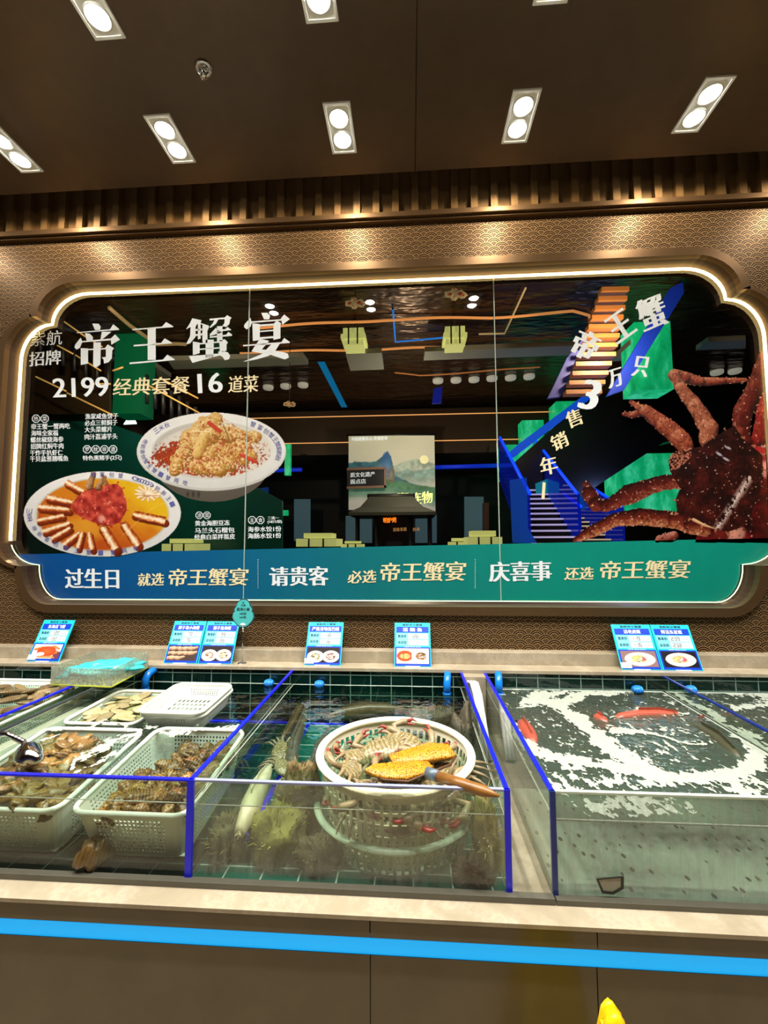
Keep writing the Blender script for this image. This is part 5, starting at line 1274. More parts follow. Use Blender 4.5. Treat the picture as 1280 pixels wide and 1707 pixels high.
def crab(label, loc, rot, group='crabs of the tank'):
    t = thing('crab', label, 'crab', loc, group, rot)
    def fn(p, q):
        e = abs(p.x)**6*.016; q = Vector((q.x*(1+.22*abs(p.x)**8), q.y*(1-.18*p.x*p.x), q.z))
        s = .0022*math.sin(22*math.atan2(p.y, p.x)) if p.y > 0 and abs(p.z) < .35 else 0
        return q+Vector((p.x*s, p.y*s*2, 0))+Vector((0, 0, .003*noise.noise(p*3)))
    part('carapace', MB().ball((0, 0, .018), (.066, .042, .018), 36, 14, fn), M_CRAB, t, local=True)
    for s in (-1, 1):
        for k in range(4):
            y = .012-.016*k; a = -.15-.28*k; d = Vector((s*math.cos(a), math.sin(a), 0))
            b0 = Vector((s*.05, y, .014)); p1 = b0+d*.030+Vector((0, 0, .014)); p2 = b0+d*.062+Vector((0, 0, .0)); p3 = b0+d*.082+Vector((0, -.004, -.016))
            part('leg', MB().tube([b0, p1, p2, p3], [.006, .0055, .004, .0012], 8), M_CLAW, t, local=True)
        b0 = Vector((s*.045, .025, .014)); p1 = Vector((s*.075, .045, .018)); p2 = Vector((s*.055, .07, .016)); p3 = Vector((s*.03, .085, .014))
        cl = part('claw', MB().tube([b0, p1, p2, p2.lerp(p3, .5)], [.007, .009, .011, .010], 10), M_CLAW, t, local=True)
        tp = MB().tube([p2.lerp(p3, .4), p3+Vector((0, .006, .006)), p3+Vector((-s*.018, .004, .004))], [.007, .005, .001], 8).tube([p2.lerp(p3, .4)+Vector((0, -.005, 0)), p3+Vector((0, -.008, -.002)), p3+Vector((-s*.016, -.004, -.001))], [.006, .004, .001], 8)
        part('claw_tip', tp, M_RED, cl, local=True)
        part('eye', MB().tube([(s*.012, .036, .02), (s*.014, .046, .025)], [.002, .003], 8), plain('black eye', '#101010', .2), t, local=True)
    return t
cr0 = crab('spotted crab at the left side of the basket, tilted against its wall', (-.185, 1.30, .815), (.55, .35, 1.35))
for lab, loc, rot in (
  ('spotted crab beyond the golden net at the far side of the basket', (-.10, 1.43, .818), (.3, -.15, .3)), ('crab with a pale claw raised at the far basket wall', (-.02, 1.46, .822), (.5, .1, -.6)),
  ('crab half hidden under the dark wooden net handle', (.095, 1.30, .818), (-.1, .1, 2.6)), ('crab at the near right of the basket with a red claw towards the glass', (.055, 1.205, .815), (-.35, .1, 3.3)),
  ('crab at the near middle of the basket under the golden net', (-.045, 1.20, .812), (-.2, .0, 2.9)), ('crab at the near left of the basket below the glass edge', (-.15, 1.215, .806), (-.15, .3, 2.2)),
  ('crab in the middle of the basket mostly covered by the golden net', (-.02, 1.33, .815), (.1, .0, .8)), ('crab at the right wall of the basket', (.055, 1.40, .82), (.2, -.4, -1.2)), ('crab deep at the left of the basket', (-.17, 1.40, .805), (.2, .3, .9)),
  ('crab on the tank floor left of the basket with red claw tips', (-.44, 1.50, MT+.07), (.1, .2, -.75)), ('crab resting against the blue divider at the left of the basket tank', (-.49, 1.62, MT+.07), (.2, .3, -1.4))):
    copytree(cr0, loc, rot, lab, scale=.72 if 'tank' in lab else rnd.uniform(.95, 1.1))
for k, (lab, x, y, z, r) in enumerate((('lower crab seen through the left of the basket slots', -.13, 1.25, .745, 1.0), ('lower crab seen through the middle of the basket slots', -.03, 1.22, .74, 2.5), ('lower crab seen through the right of the basket slots', .08, 1.26, .745, 3.6))):
    copytree(cr0, (x, y, z), (.1*k, .1, r), lab)
# ---- golden landing net with wooden handle
def netmat():
    m, nt, o = newmat('golden net weave'); n = N(nt)
    v = n.node('ShaderNodeTexVoronoi', feature='DISTANCE_TO_EDGE'); n.put(v.inputs['Vector'], n.obj()); v.inputs['Scale'].default_value = 170
    c = n.mix(n.math('LESS_THAN', v.outputs['Distance'], .17), rgb('#4a2a04'), rgb('#d0901a')); c = n.mix(n.math('MULTIPLY', n.noise(n.obj(), 30, 4), .5), c, rgb('#b87810'))
    nt.links.new(n.bsdf(c, .4, normal=n.bump(v.outputs['Distance'], .6, .002)), o.inputs[0]); return m
M_NET = netmat()
t = thing('landing_net', 'golden net with a wooden handle lying across the crab basket', 'landing net', P(690, 1285, Z=.872))
def lobe(pts, wid, hgt, zz):
    R_ = []
    for i, (p_, w_, h_) in enumerate(zip(pts, wid, hgt)):
        c_ = Vector(p_); nx_ = (Vector(pts[min(i+1, len(pts)-1)])-Vector(pts[max(0, i-1)])).normalized(); s_ = Vector((-nx_.y, nx_.x, 0))
        R_.append([c_+s_*(w_*math.cos(a))+Vector((0, 0, h_*math.sin(a)+.003*noise.noise(Vector((i*.8, a*2, zz)))+.0025*math.sin(6*a+i))) for a in np.linspace(0, 2*PI, 19)[:-1]])
    return MB().ring_loft(R_, True, True, True)
pz = lambda x, y, z=.878: P(x, y, Z=z)
part('net_bag', lobe([pz(652, 1266), pz(670, 1263), pz(695, 1259), pz(720, 1254), pz(742, 1255), pz(753, 1262)], [.022, .032, .040, .045, .040, .016], [.007, .011, .014, .016, .014, .007], 1), M_NET, t)
part('net_bag', lobe([pz(609, 1285), pz(622, 1284), pz(645, 1285), pz(672, 1286), pz(700, 1280), pz(716, 1275)], [.003, .022, .036, .042, .034, .016], [.004, .010, .014, .015, .012, .006], 5), M_NET, t)
h0, h1 = P(712, 1288, Z=.893), P(832, 1327, Z=.906)
part('net_hoop', MB().tube([pz(609, 1286, .872), pz(640, 1300, .872), pz(680, 1303, .874), pz(714, 1289, .884), pz(750, 1275, .88), pz(760, 1260, .88)], .0035, 8), plain('dark net hoop', '#4a2a0c', .5), t)
part('ferrule', MB().tube([h0, h0.lerp(h1, .17)], .0145, 14), plain('blue-grey ferrule', '#5e6c78', .4, .2), t)
def woodmat():
    m, nt, o = newmat('brown wooden handle'); n = N(nt)
    g = n.noise(n.scale(n.obj(), (8, 50, 50)), 1, 5); nt.links.new(n.bsdf(n.mix(g, rgb('#4e3010'), rgb('#a06c30')), .3), o.inputs[0]); return m
part('handle', MB().tube([h0.lerp(h1, .15), h0.lerp(h1, .5), h0.lerp(h1, .8), h1], [.0125, .0135, .0132, .003], 14), woodmat(), t)
# ---- fish
def fish(name, label, pts, rad, mat, flat=.75, tail=.05, fin=None, group=None, cat='fish', dorsal=True):
    pts = [Vector(p_) for p_ in pts]; n_ = len(pts); mid = pts[n_//2]; low = min(p_.z for p_ in pts)-max(rad)
    t = thing(name, label, cat, (mid.x, mid.y, low), group); R_ = []
    for i, p_ in enumerate(pts):
        d = (pts[min(i+1, n_-1)]-pts[max(i-1, 0)]).normalized(); s_ = Vector((-d.y, d.x, 0)).normalized(); u_ = s_.cross(d)*-1
        R_.append([p_+s_*(rad[i]*flat*math.cos(a))+Vector((0, 0, 1))*(rad[i]*math.sin(a)) for a in np.linspace(0, 2*PI, 17)[:-1]])
    part('body', MB().ring_loft(R_, True, True, True), mat, t)
    d = (pts[-1]-pts[-2]).normalized(); e_ = pts[-1]; s_ = Vector((-d.y, d.x, 0)).normalized()
    tf = MB().add([e_, e_+d*tail+Vector((0, 0, tail*.5)), e_+d*tail*.7, e_+d*tail-Vector((0, 0, tail*.4)), e_+d*tail+s_*tail*.45, e_+d*tail-s_*tail*.45], [(0, 1, 2), (0, 2, 3), (0, 4, 2), (0, 2, 5)]); part('tail_fin', tf, fin or mat, t, solid=.002)
    if dorsal:
        v1 = []; k0, k1 = n_//3, n_-2
        for i in range(k0, k1+1): v1 += [pts[i]+Vector((0, 0, rad[i]*.9)), pts[i]+Vector((0, 0, rad[i]*1.35))]
        part('dorsal_fin', MB().add(v1, [(2*i, 2*i+1, 2*i+3, 2*i+2) for i in range(k1-k0)]), fin or mat, t, solid=.002)
    d0 = (pts[0]-pts[1]).normalized(); s0 = Vector((-d0.y, d0.x, 0)).normalized()
    for s in (-1, 1): part('eye', MB().ball(pts[1]*.6+pts[0]*.4+s0*s*rad[1]*flat*.8+Vector((0, 0, rad[1]*.5)), rad[1]*.16, 8, 6), plain('black eye', '#101010', .2), t)
    return t
M_BRF = plain('mottled brown fish skin', '#584a34', .3, 0, .45, 45); M_GRF = plain('dark grey fish skin', '#5a5346', .3, 0, .35, 50); M_PALEF = plain('pale fish belly', '#cfc4a4', .3, 0, .3, 40)
fl_ = MT+.05
def px_path(pp, z): return [P(x, y, Z=z) for x, y in pp]
fish('fish', 'olive brown fish hanging tail up along the blue line left of the basket', px_path([(468, 1236), (476, 1225), (488, 1205), (500, 1180), (507, 1165)], .72), [.008, .02, .026, .024, .012], M_BRF)
fish('eel', 'dark grey eel-like fish curving down left of the basket', px_path([(498, 1302), (490, 1285), (486, 1262), (490, 1240), (500, 1215), (508, 1190), (512, 1170)], .74), [.010, .020, .026, .027, .025, .018, .008], M_GRF, .85)
fish('eel', 'second grey eel-like fish bending around the basket foot', px_path([(502, 1303), (515, 1290), (524, 1270), (530, 1245), (545, 1220)], .70), [.008, .017, .021, .02, .01], M_GRF, .85)
fish('fish', 'pale fish with its snout up beside the blue divider', px_path([(452, 1277), (444, 1290), (432, 1312), (418, 1345), (400, 1385)], .755), [.008, .022, .034, .036, .018], M_PALEF, .8, .02)
fish('fish', 'long brown fish lying along the tiled wall behind the basket', px_path([(545, 1196), (575, 1189), (610, 1184), (650, 1184), (690, 1183)], .72), [.012, .028, .03, .026, .012], M_BRF)
fish('fish', 'mottled fish behind the right rim of the basket', px_path([(766, 1222), (760, 1205), (745, 1190), (725, 1182)], .73), [.012, .032, .034, .016], M_BRF)
# ---- algae covered stones
def lump(label, c, r, cols, seed, name='algae_stone', tuft=True):
    c = Vector(c); t = thing(name, label, 'stone', (c.x, c.y, MT+.006), 'algae stones in the basket tank')
    fn = lambda p_, q_: q_*(1+.45*noise.noise(p_*1.9+Vector((seed, 0, seed)))+.22*noise.noise(p_*6+Vector((0, seed, 0))))
    part('stone_body', MB().ball((c.x, c.y, MT+.006+r[2]*.75), r, 28, 18, fn), plain('algae '+cols[0], cols[0], .8, 0, .6, 90, .6), t)
    if tuft:
        rr = random.Random(seed); mb = MB()
        for k in range(260):
            th, phi = math.acos(rr.uniform(-.1, 1)), rr.uniform(0, 6.28); p_ = Vector((math.sin(th)*math.cos(phi), math.sin(th)*math.sin(phi), math.cos(th)))
            q_ = Vector((c.x, c.y, MT+.006+r[2]*.75))+fn(p_, Vector((p_.x*r[0], p_.y*r[1], p_.z*r[2])))*.97
            l_ = rr.uniform(.008, .02); e_ = q_+p_*l_+Vector((rr.uniform(-.006, .006), rr.uniform(-.006, .006), rr.uniform(-.002, .01))); s_ = p_.cross(Vector((rr.random(), rr.random(), 1))).normalized()*.0022
            mb.add([q_-s_, q_+s_, e_], [(0, 1, 2)])
        f_ = part('algae', mb, plain('algae tuft '+cols[1], cols[1], .7, 0, .4, 60), t); f_['kind'] = 'stuff'
lump('yellow-green algae stone near the front glass left of the basket', (-.375, 1.20, 0), (.075, .06, .07), ('#6e6a2c', '#a8a040'), 3)
lump('brown fuzzy stone behind the yellow-green one', (-.34, 1.30, 0), (.06, .05, .11), ('#6a5a34', '#9a8850'), 5)
lump('pale yellow algae stone at the right front corner of the basket tank', (.19, 1.19, 0), (.035, .05, .10), ('#8a7c48', '#c0b070'), 7)
lump('small dark stone in the left front corner of the basket tank', (-.50, 1.19, 0), (.05, .05, .06), ('#4c4a2c', '#7c7440'), 9)
lump('grey-brown stone behind the basket near the tiled wall', (.09, 1.80, 0), (.10, .06, .10), ('#4e4636', '#7c705a'), 11)
lump('dark stone at the right wall behind the basket', (.19, 1.66, 0), (.04, .10, .12), ('#4a4434', '#6c624a'), 13)
lump('small brown stone at the foot of the right front post', (.15, 1.135, 0), (.05, .025, .035), ('#4a3424', '#7a6444'), 15)
lump('flat brown stone left of the basket foot', (-.25, 1.17, 0), (.06, .04, .04), ('#4a402a', '#7c7048'), 17)
# ================================================================== foaming tank
M_REDF = plain('red grouper skin', '#a04a38', .3, 0, .35, 70); M_DRKF = plain('dark fish skin', '#3a3a28', .4, 0, .4, 50)
fish('red_fish', 'red fish nosing the left wall of the foaming tank', px_path([(868, 1204), (872, 1212), (879, 1224), (886, 1236), (893, 1250)], .812), [.012, .03, .034, .028, .01], M_REDF, .9)
fish('red_fish', 'long red fish just under the foam in the middle of the foaming tank', px_path([(1022, 1203), (1035, 1199), (1065, 1195), (1100, 1194), (1130, 1195), (1150, 1198)], .812), [.010, .024, .027, .026, .018, .008], M_REDF, .9)
fish('red_fish', 'short red fish ahead of the long red one', px_path([(990, 1197), (996, 1200), (1006, 1205), (1014, 1211)], .812), [.012, .026, .024, .012], M_REDF, .9)
fish('dark_fish', 'dark olive fish at the right of the foaming tank', px_path([(1238, 1275), (1225, 1262), (1200, 1240), (1170, 1220), (1140, 1205)], .81), [.01, .025, .032, .028, .012], M_DRKF, .9)
SD = [([(842, 1146), (900, 1146), (1000, 1147), (1100, 1149)], 2.6), ([(880, 1172), (898, 1160), (915, 1156)], [8, 12, 6]), ([(871, 1172), (926, 1172), (953, 1196), (988, 1220), (1019, 1247), (1053, 1271), (1098, 1285)], [7, 9, 9, 11, 14, 13, 8]),
      ([(858, 1210), (862, 1228), (885, 1247), (909, 1261), (960, 1272), (1019, 1278), (1080, 1290), (1150, 1297), (1218, 1291), (1260, 1272), (1268, 1255), (1245, 1232), (1201, 1199), (1149, 1168), (1101, 1148)], [4, 6, 8, 10, 11, 12, 11, 10, 12, 18, 16, 9, 7, 5, 4]),
      ([(936, 1172), (977, 1158), (1046, 1151)], [6, 5, 3]), ([(925, 1154), (945, 1152)], 4), ([(945, 1165), (978, 1160)], 4), ([(1019, 1197), (1060, 1186), (1145, 1188)], 1.6), ([(1020, 1220), (1090, 1223), (1150, 1240), (1180, 1243)], [6, 2, 1.6, 1]), ([(960, 1190), (980, 1196)], 3)]
SE = [([(1110, 1150), (1160, 1178), (1215, 1210), (1290, 1255)], [3, 4, 6, 9]), ([(1170, 1147), (1230, 1148), (1300, 1152)], 3), ([(1215, 1158), (1250, 1153), (1290, 1165)], [4, 6, 6]), ([(1225, 1182), (1260, 1175), (1300, 1170)], [6, 7, 6])]
def f_d(px, py, nz):
    s_ = strokes(px, py, SD); c_ = np.where(s_ > .15, .72+.5*s_, .5+1.5*s_)
    fl2 = np.where((py > 1150) & (py < 1290), np.clip(.04+.9*(nz-.62), .04, .34)+.05*((py > 1185) & (px < 1180)), 0.0)
    low = np.maximum(1.25-np.hypot((px-1062)/92, (py-1344)/18), 1.15-np.hypot((px-958)/46, (py-1306)/20))
    low = np.maximum(low, np.maximum(1.1-np.hypot((px-1060)/130, (py-1304)/13), 1.1-np.hypot((px-1245)/70, (py-1312)/22)))
    return np.maximum(np.maximum(c_, fl2), np.clip(low*1.3, 0, .78))
foam('foam', 'swirls of white foam on the water of the foaming tank', .345, 1.127, FY+.012, BY-.004, .8268, .0018, f_d)
foam('foam', 'white foam on the water of the tank at the right edge', 1.14, 1.6, 1.3, BY-.004, .8268, .0024, lambda px, py, nz: np.maximum(.5+.7*strokes(px, py, SE), .12))
# small badge at the foot of the front pane
t = thing('drain_badge', 'small dark-framed grey plate at the foot of the fogged front glass', 'plate', P(1017, 1487, Y=FY-.002))
q5 = [(993, 1464), (1039, 1460), (1039, 1480), (1022, 1490), (1003, 1488)]; c5 = (1017, 1475)
bm_ = [P(x, y, Y=FY-.0015) for x, y in q5]; in_ = [P(c5[0]+(x-c5[0])*.8, c5[1]+(y-c5[1])*.76, Y=FY-.0035) for x, y in q5]
mb = MB().add([*bm_, *[v+Vector((0, -.0025, 0)) for v in bm_], *in_], [(5+i, 5+(i+1) % 5, 10+(i+1) % 5, 10+i) for i in range(5)]+[(i, (i+1) % 5, 5+(i+1) % 5, 5+i) for i in range(5)]); part('frame', mb, plain('dark rubber frame', '#24221c', .6), t)
part('plate_face', MB().poly([v+Vector((0, .0008, 0)) for v in in_]), plain('grey worn plate', '#8a8878', .4, .2, .3, 60), t)
# ================================================================== pipes and hoses
M_PIPE = plain('bright blue pipe', '#0f78dc', .25, 0, .08, 20)
for x, y, l in ((245, 1130, 'at the left behind the clam tray'), (746, 1137, 'behind the right rim of the crab basket'), (832, 1137, 'at the back left of the foaming tank')):
    c = P(x, y, Y=2.0); t = thing('pipe_elbow', 'blue pipe elbow on the tiled wall '+l, 'pipe', (c.x, 2.05, .80), 'blue pipe elbows on the tiled wall')
    part('elbow', MB().tube([(c.x+.004, 2.055, c.z+.018), (c.x+.003, 2.03, c.z+.022), (c.x, 2.008, c.z+.014), (c.x-.003, 1.995, c.z-.004), (c.x-.004, 1.993, c.z-.05)], .0165, 14), M_PIPE, t)
    part('collar', MB().lathe([(.0165, 0), (.0195, 0), (.0195, .012), (.0165, .012)], 20, (c.x-.004, 1.993, c.z-.055)), M_PIPE, t)
for x, y, l in ((448, 1139, 'just left of the blue divider'), (532, 1141, 'just right of the blue divider'), (1063, 1150, 'at the back of the foaming tank'), (1152, 1150, 'beyond the divider at the right')):
    c = P(x, y, Y=2.02); t = thing('strainer', 'blue slotted strainer head at the water line '+l, 'strainer', (c.x, 2.03, c.z-.02), 'blue strainers on the tiled wall')
    part('body', MB().ball((c.x, 2.025, c.z), (.024, .024, .017), 20, 12), M_PIPE, t)
    for k in range(6):
        x_ = c.x-.018+.007*k; h_ = math.sqrt(max(.05, 1-((x_-c.x)/.024)**2)); part('rib', MB().tube([(x_, 2.025-.025*h_*math.cos(a), c.z+.0185*h_*math.sin(a)) for a in np.linspace(-1.3, 1.5, 9)], .0018, 6), plain('pale blue rib', '#3a9af0', .3), t)
M_HOSE = plain('white hose', '#e4e2dc', .4, 0, .04, 30)
for k, l in enumerate(('left', 'middle', 'right')):
    x = .252+.013*k
    single('hose', MB().tube([(x+.004, 1.93+.012*k, .655), (x-.002, 1.965, .76), (x-.004, 1.985, .85), (x, 1.975, .882), (x+.008, 1.945, .885), (x+.016, 1.90, .85), (x+.022, 1.82, .75), (x+.026, 1.74, .662)], .0065, 10), M_HOSE, f'white looped hose between the middle tanks, {l} of the three', 'hose', 'white hoses between the tanks')
# ================================================================== textured box on the left rims
Zb = .903
cA, cB, cC = P(85, 1141, Z=Zb), P(185, 1145, Z=Zb), P(246, 1113, Z=Zb); cD = cA+cC-cB; hB = .072
t = thing('acrylic_box', 'rippled clear acrylic box standing cornerwise on the left tank rims', 'box', ((cA.x+cC.x)/2, (cA.y+cC.y)/2, Zb))
M_RIP = clear('rippled clear acrylic', '#eef2ea', 1.5, .06, 1, .30, '#c8ccc2', wave=(90, 1.0)); M_YGE = plain('yellow-green acrylic edge', '#c8d040', .3)
cs = [cA, cB, cC, cD]
for i in range(4):
    a, b = cs[i], cs[(i+1) % 4]; d = (b-a).normalized(); nn = Vector((d.y, -d.x, 0))*.003
    part('side_panel', MB().poly([a, b, b+Vector((0, 0, hB)), a+Vector((0, 0, hB))], nn), M_RIP, t); part('foot_edge', MB().tube([a, b], .004, 6), M_YGE, t)
part('base_panel', MB().poly(cs, (0, 0, .003)), M_RIP, t)
cm = (cA+cC)/2
def crump(p_, q_): return q_*(1+.35*noise.noise(p_*2.2)+.2*noise.noise(p_*6))
single('plastic_bag', MB().ball((cm.x+.01, cm.y-.03, Zb+.036), (.15, .085, .034), 32, 20, crump).xf(Matrix.Translation((cm.x, cm.y, 0)) @ Matrix.Rotation(.5, 4, 'Z') @ Matrix.Translation((-cm.x, -cm.y, 0))), plain('turquoise plastic', '#3ec8cc', .2, 0, .6, 40), 'crumpled turquoise plastic bag inside the rippled clear box', 'bag')
# ================================================================== price cards
M_CARD = plain('turquoise card', '#18c8d8', .35, 0, .03, 30); M_CBLUE = plain('royal blue card print', '#0a3ac0', .35, 0, .03, 30); M_CPALE = plain('pale price window', '#dfeef2', .3, 0, .02, 30)
M_CTXT = plain('navy card ink', '#0a2a5a', .5, 0, .02); M_CW = plain('white card ink', '#f4f8ff', .5, 0, .02); M_LCD = plain('grey segment digit', '#1e1e24', .5, 0, .02); M_CLT = plain('light turquoise field', '#7ae4ec', .35, 0, .02)
SEG = {'0': 'abcdef', '1': 'bc', '2': 'abged', '3': 'abgcd', '4': 'fgbc', '5': 'afgcd', '6': 'afgedc', '7': 'abc', '8': 'abcdefg', '9': 'abfgcd'}
def photo_crab(p):
    p.lay(np.ones_like(p.X), K('#e8dcd4')); p.lay((p.X > .78)*(p.Yg > .5)*1.0, K('#6a3a4a'))
    for a, b, w in (((.1, .35), (.3, .2), .09), ((.7, .15), (.9, .3), .08), ((.85, .6), (.6, .85), .06), ((.75, .5), (.9, .45), .05)): p.limb([a, b], [w, w*.7], K('#a8381c'), K('#ee7a3a'), K('#ffc890'), 1, .2)
    q, d = p.ell(.5, .5, .34, .36); p.lay(q, np.array(K('#e8532a'))*(1.2-.4*d)[..., None]); q, _ = p.ell(.32, .68, .14, .12); p.lay(q, K('#f8efe6'))
    for k in range(6): p.limb([(.25+.1*k, .85), (.35+.1*k, .95)], [.05, .03], K('#c04a20'), K('#f08a4a'), K('#ffd0a0'), k, .2)
def photo_shell(p):
    p.lay(np.ones_like(p.X), K('#40302a'))
    rs = random.Random(4)
    for k in range(13):
        x, y = .1+.2*(k % 5)+rs.uniform(-.04, .04), .15+.32*(k//5); p.limb([(x-.08, y+.06), (x+.08, y-.05)], [.13, .08], K('#5a3c2c'), K('#b48a6c'), K('#f0dcc0'), k, .5)
def photo_plates(c1, c2):
    def f(p):
        p.lay(np.ones_like(p.X), K('#241a18'))
        for cx, cy, col, s in ((.26, .62, c1, 3), (.74, .6, c2, 8)):
            q, d = p.ell(cx, cy, .27, .40); p.lay(q, np.array(K('#f4f2ee'))*(1.02-.12*d)[..., None]); q, d = p.ell(cx, cy, .17, .26, 0, .2); n_ = p.noise(14, s); p.lay(q*(n_ > .4), K(col)); p.lay(q*(n_ > .56), K('#e8dcc8')); p.lay(q*(n_ < .36), K('#4a3424'))
    return f
def photo_split(p):
    p.lay(np.ones_like(p.X), K('#ecdcc8')); q, d = p.ell(.26, .5, .25, .36); p.lay(q, K('#c4481c')); q, d = p.ell(.26, .52, .18, .2, 0, .2); p.lay(q*(p.noise(14, 2) > .4), K('#d8b070'))
    q, d = p.ell(.76, .55, .25, .4); p.lay(q, K('#f6f2ea')); q, d = p.ell(.76, .5, .18, .28, 0, .2); p.lay(q*(p.noise(14, 4) > .38), K('#9a6a3a')); p.lay(q*(p.noise(20, 5) > .6), K('#2c2418')); p.lay((abs(p.X-.5) < .02)*1.0, K('#f4f0e8'))
def photo_one(c1, tone):
    def f(p):
        p.lay(np.ones_like(p.X), K(tone)); q, d = p.ell(.52, .52, .44, .44, .1); p.lay(q, np.array(K('#f2efe6'))*(1.03-.14*d)[..., None])
        q, d = p.ell(.5, .5, .26, .28, .1, .3); n_ = p.noise(13, 6); p.lay(q*(n_ > .42), K(c1)); p.lay(q*(n_ > .58), K('#e0c070')); p.lay(q*(n_ < .33), K('#5a3a20')); q, _ = p.ell(.62, .5, .1, .14, 0, .4); p.lay(q*(p.noise(18, 9) > .45), K('#c05070'))
    return f
def pcard(label, x0, x1, title, a, b, photo, tag_=False, dz=0):
    w = x1-x0; o = Vector((x0, 2.080-dz, .9145)); t = thing('price_card', label, 'price card', ((x0+x1)/2, 2.085-dz, .913), 'price cards on the marble ledge')
    e = Vector((0, .094, .187)); nrm_ = Vector((w, 0, 0)).cross(e).normalized(); U_ = Vector((w, 0, 0))
    at = lambda u, v, k=0: o+U_*u+e*v+nrm_*(.0006*k)
    def rect(mb, u0, u1, v0, v1, k): return mb.add([at(u0, v0, k), at(u1, v0, k), at(u1, v1, k), at(u0, v1, k)], [(0, 1, 2, 3)])
    bd = MB().poly([at(0, 0), at(1, 0), at(1, 1), at(0, 1)], -nrm_*.006); part('card_board', bd, M_CARD, t)
    part('lower_field', rect(MB(), .02, .98, .01, .43, 1), M_CBLUE, t); part('price_field', rect(MB(), .05, .95, .46, .755, 1), M_CLT, t); part('title_strip', rect(MB(), .05, .95, .765, .905, 1), M_CBLUE, t)
    mb = MB(); letter(mb, title, at(.5-.055*len(title), .79, 2), U_*.11*len(title), e*.09, .02); part('title', mb, M_CW, t)
    mb = MB(); letter(mb, '紫航帝王蟹宴', at(.22, .925, 1), U_*.56, e*.05, .02); part('shop_line', mb, M_CTXT, t)
    for v, s, num in ((.62, '售卖价', a), (.475, '会员价', b)):
        win = part('price_window', rect(MB(), .38, .93, v, v+.12, 2), M_CPALE, t)
        mb = MB(); letter(mb, s, at(.09, v+.025, 2), U_*.25, e*.07, .03); part('price_caption', mb, M_CTXT, t)
        dg = MB(); u = .44+.075*(3-len(num))
        for ch in num:
            L = {'a': (0, 1, 1, 1), 'g': (0, .5, 1, .5), 'd': (0, 0, 1, 0), 'f': (0, .5, 0, 1), 'e': (0, 0, 0, .5), 'b': (1, .5, 1, 1), 'c': (1, 0, 1, .5)}
            for s_ in SEG[ch]:
                ua, va, ub, vb = L[s_]; th = .013
                rect(dg, u+.05*min(ua, ub)-th*.5, u+.05*max(ua, ub)+th*.5, v+.022+.076*min(va, vb)-th*.45, v+.022+.076*max(va, vb)+th*.45, 3)
            u += .08
        if num: part('price_digits', dg, M_LCD, win)
        mb = MB(); letter(mb, '元/斤', at(.72, v+.025, 3), U_*.17, e*.045, .0); part('unit', mb, M_LCD, win)
    mb = MB(); letter(mb, '(清蒸 葱油 白灼)', at(.28, .418, 2), U_*.44, e*.03, .0); part('cooking_note', mb, M_CW, t)
    p = Pic(0, 0, 1, 1, 1/56); photo(p); p.a[:] = 1
    part('dish_photo', p.mesh('dish_photo', lambda x, y: at(.06+.88*x, .40-.34*y, 2)), vcol('card photo', .3), t)
    if tag_:
        part('small_tag', rect(MB(), .0, .26, .03, .15, 4), M_CPALE, t, label='small white tag'); mb = MB(); letter(mb, '山东', at(.06, .06, 5), U_*.13, e*.04); part('tag_print', mb, M_LCD, t)
    part('ledge_clip', MB().box(x0+w*.3, x1-w*.3, 2.074-dz, 2.10, .913, .917), plain('clear clip', '#c8d8e0', .2), t)
pcard('turquoise price card at the far left showing a red swimming crab, 139 over 132', -1.935, -1.765, '东海活飞蟹', '139', '132', photo_crab, True)
pcard('turquoise price card of small whelks, 79 over 76, left of a pair', -1.222, -1.053, '獐子岛小海螺', '79', '76', photo_shell)
pcard('turquoise price card of whelks, 99 over 96, right of a pair by the plaque', -1.047, -.878, '獐子岛海螺', '99', '96', photo_plates('#a87a5a', '#c8983a'), dz=.001)
pcard('turquoise price card reading 118 over 116 above the crab basket tank', -.519, -.341, '严选当地活巴蛸', '118', '116', photo_plates('#8a8a4a', '#a0404a'), True)
pcard('turquoise price card reading 128 with its lower price blank', -.083, .093, '活 鲍 鱼', '128', '', photo_split)
pcard('turquoise price card reading 119 over 116 above the foaming tank, left of a pair', .968, 1.148, '活老虎斑', '119', '116', photo_one('#9aa04a', '#8a6a6a'), True)
pcard('turquoise price card reading 239 over 232, right of a pair above the foaming tank', 1.152, 1.328, '鲜活东星斑', '239', '232', photo_one('#d88a5a', '#1a1420'), dz=.001)
# plaque on a stick
X0 = -.832; YP = 2.10; t = thing('plaque_stand', 'teal lantern-shaped plaque on a thin chrome stand beside the whelk cards', 'sign stand', (X0, YP, .913))
part('stand_base', MB().lathe([(.0005, .006), (.012, .006), (.022, .002), (.023, 0), (.0005, 0)], 24, (X0, YP, .913)), M_CHROME, t); part('stick', MB().tube([(X0, YP, .915), (X0, YP, 1.10)], .0022, 8), M_CHROME, t)
ol = [(-.5, 0), (-.26, -1.0), (.26, -1.0), (.5, 0)]
half = [(.10, -.92), (.25, -.78), (.42, -.52), (.50, -.25), (.47, 0), (.40, .12), (.42, .28), (.32, .50), (.28, .70), (.20, .82), (.08, .92)]
sh = [(x, y) for x, y in half]+[(-x, y) for x, y in half[::-1]]
bs = [Vector((X0+x*.105, YP, 1.155+y*.072)) for x, y in sh]
part('plaque_rim', MB().poly([Vector((X0+(p_.x-X0)*1.1, YP+.0005, 1.155+(p_.z-1.155)*1.08)) for p_ in bs], (0, .004, 0)), plain('dark teal rim', '#2a4a50', .4), t)
part('plaque', MB().poly(bs, (0, -.002, 0)), plain('teal plaque', '#4ab4b4', .4, 0, .05, 30), t)
mb = MB()
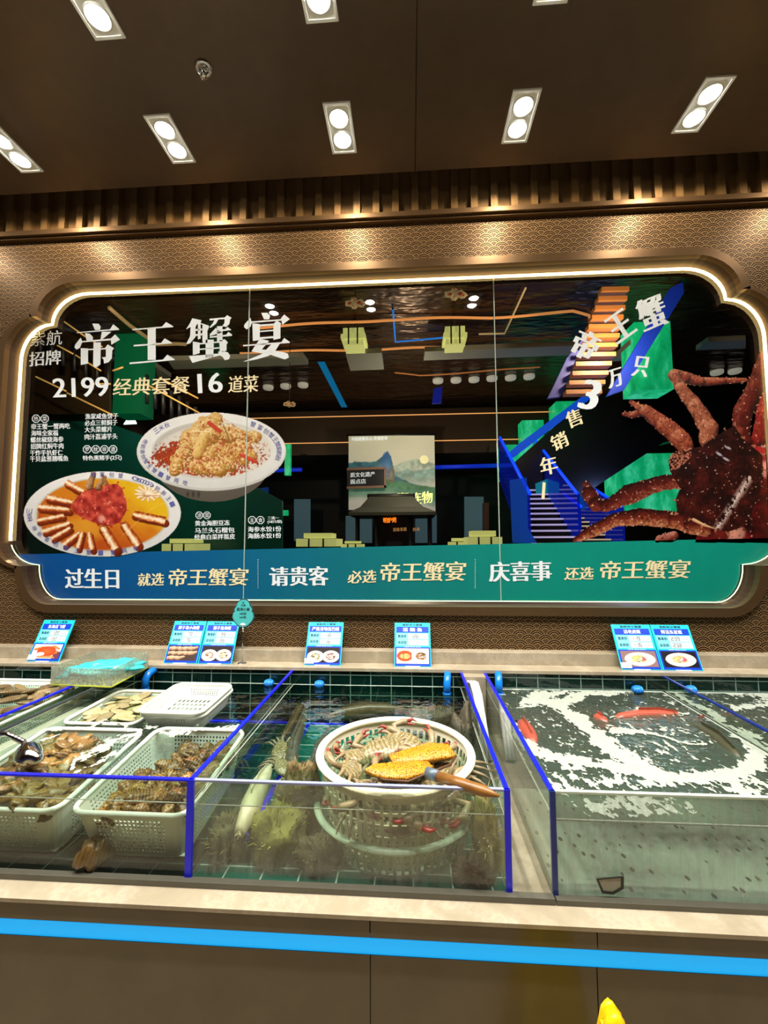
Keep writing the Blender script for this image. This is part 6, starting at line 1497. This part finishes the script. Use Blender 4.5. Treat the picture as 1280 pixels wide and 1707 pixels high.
for s_, w_, z_, h_ in (('三', .012, 1.203, .009), ('大海', .024, 1.190, .010), ('蓝海小菊', .066, 1.168, .015), ('18/份', .034, 1.148, .012), ('16/份', .034, 1.131, .011)): letter(mb, s_, (X0-w_/2, YP-.0027, z_), (w_, 0, 0), (0, 0, h_), .015)
part('plaque_lettering', mb, plain('dark plaque ink', '#102428', .5), t)
part('plaque_lamp', MB().ball((X0, YP-.002, 1.100), (.014, .004, .007), 16, 8), M_CPALE, t)
# ================================================================== yellow floor sign in front of the counter
M_YEL = plain('yellow sign plastic', '#f2c80c', .35, 0, .04, 20)
sx, sy = .353, .85; t = thing('floor_sign', 'yellow folding floor sign whose rounded tip shows at the bottom edge', 'floor sign', (sx, sy, 0))
for s in (-1, 1):
    vs = []; R_ = []
    for z, w_, d_ in ((0, .13, .14), (.3, .085, .075), (.55, .04, .022), (.63, .024, .012), (.655, .018, .009), (.666, .010, .006), (.670, .002, .004)):
        R_.append([(sx+a*w_, sy+s*(d_+b*.006)+s*.003, z) for a, b in ((-1, -1), (-.7, 1), (0, 1.6), (.7, 1), (1, -1))])
    part('sign_panel', MB().ring_loft(R_, True, True, True), M_YEL, t)
part('hinge', MB().tube([(sx-.02, sy, .64), (sx+.02, sy, .64)], .006, 10), M_YEL, t)
# ================================================================== camera, world, exposure
cam = bpy.data.cameras.new('camera'); co = bpy.data.objects.new('camera', cam); C.objects.link(co)
cam.sensor_fit = 'VERTICAL'; cam.sensor_height = 24; cam.lens = CAM_F/1707*24; cam.clip_start = .02
Mx = Matrix((cR, cU, -cF)).transposed().to_4x4(); Mx.translation = CAM; co.matrix_world = Mx
S = bpy.context.scene; S.camera = co
wd = bpy.data.worlds.new('world'); S.world = wd; wd.use_nodes = True
wd.node_tree.nodes['Background'].inputs[0].default_value = (.05, .05, .055, 1); wd.node_tree.nodes['Background'].inputs[1].default_value = .3
S.view_settings.view_transform = 'Standard'; S.view_settings.look = 'None'; S.view_settings.exposure = .12; S.view_settings.gamma = 1
S.view_settings.use_curve_mapping = False
try:
    S.cycles.use_denoising = True; S.cycles.max_bounces = 8; S.cycles.transparent_max_bounces = 24; S.cycles.caustics_reflective = False; S.cycles.caustics_refractive = False; S.cycles.sample_clamp_indirect = 4
except Exception: pass
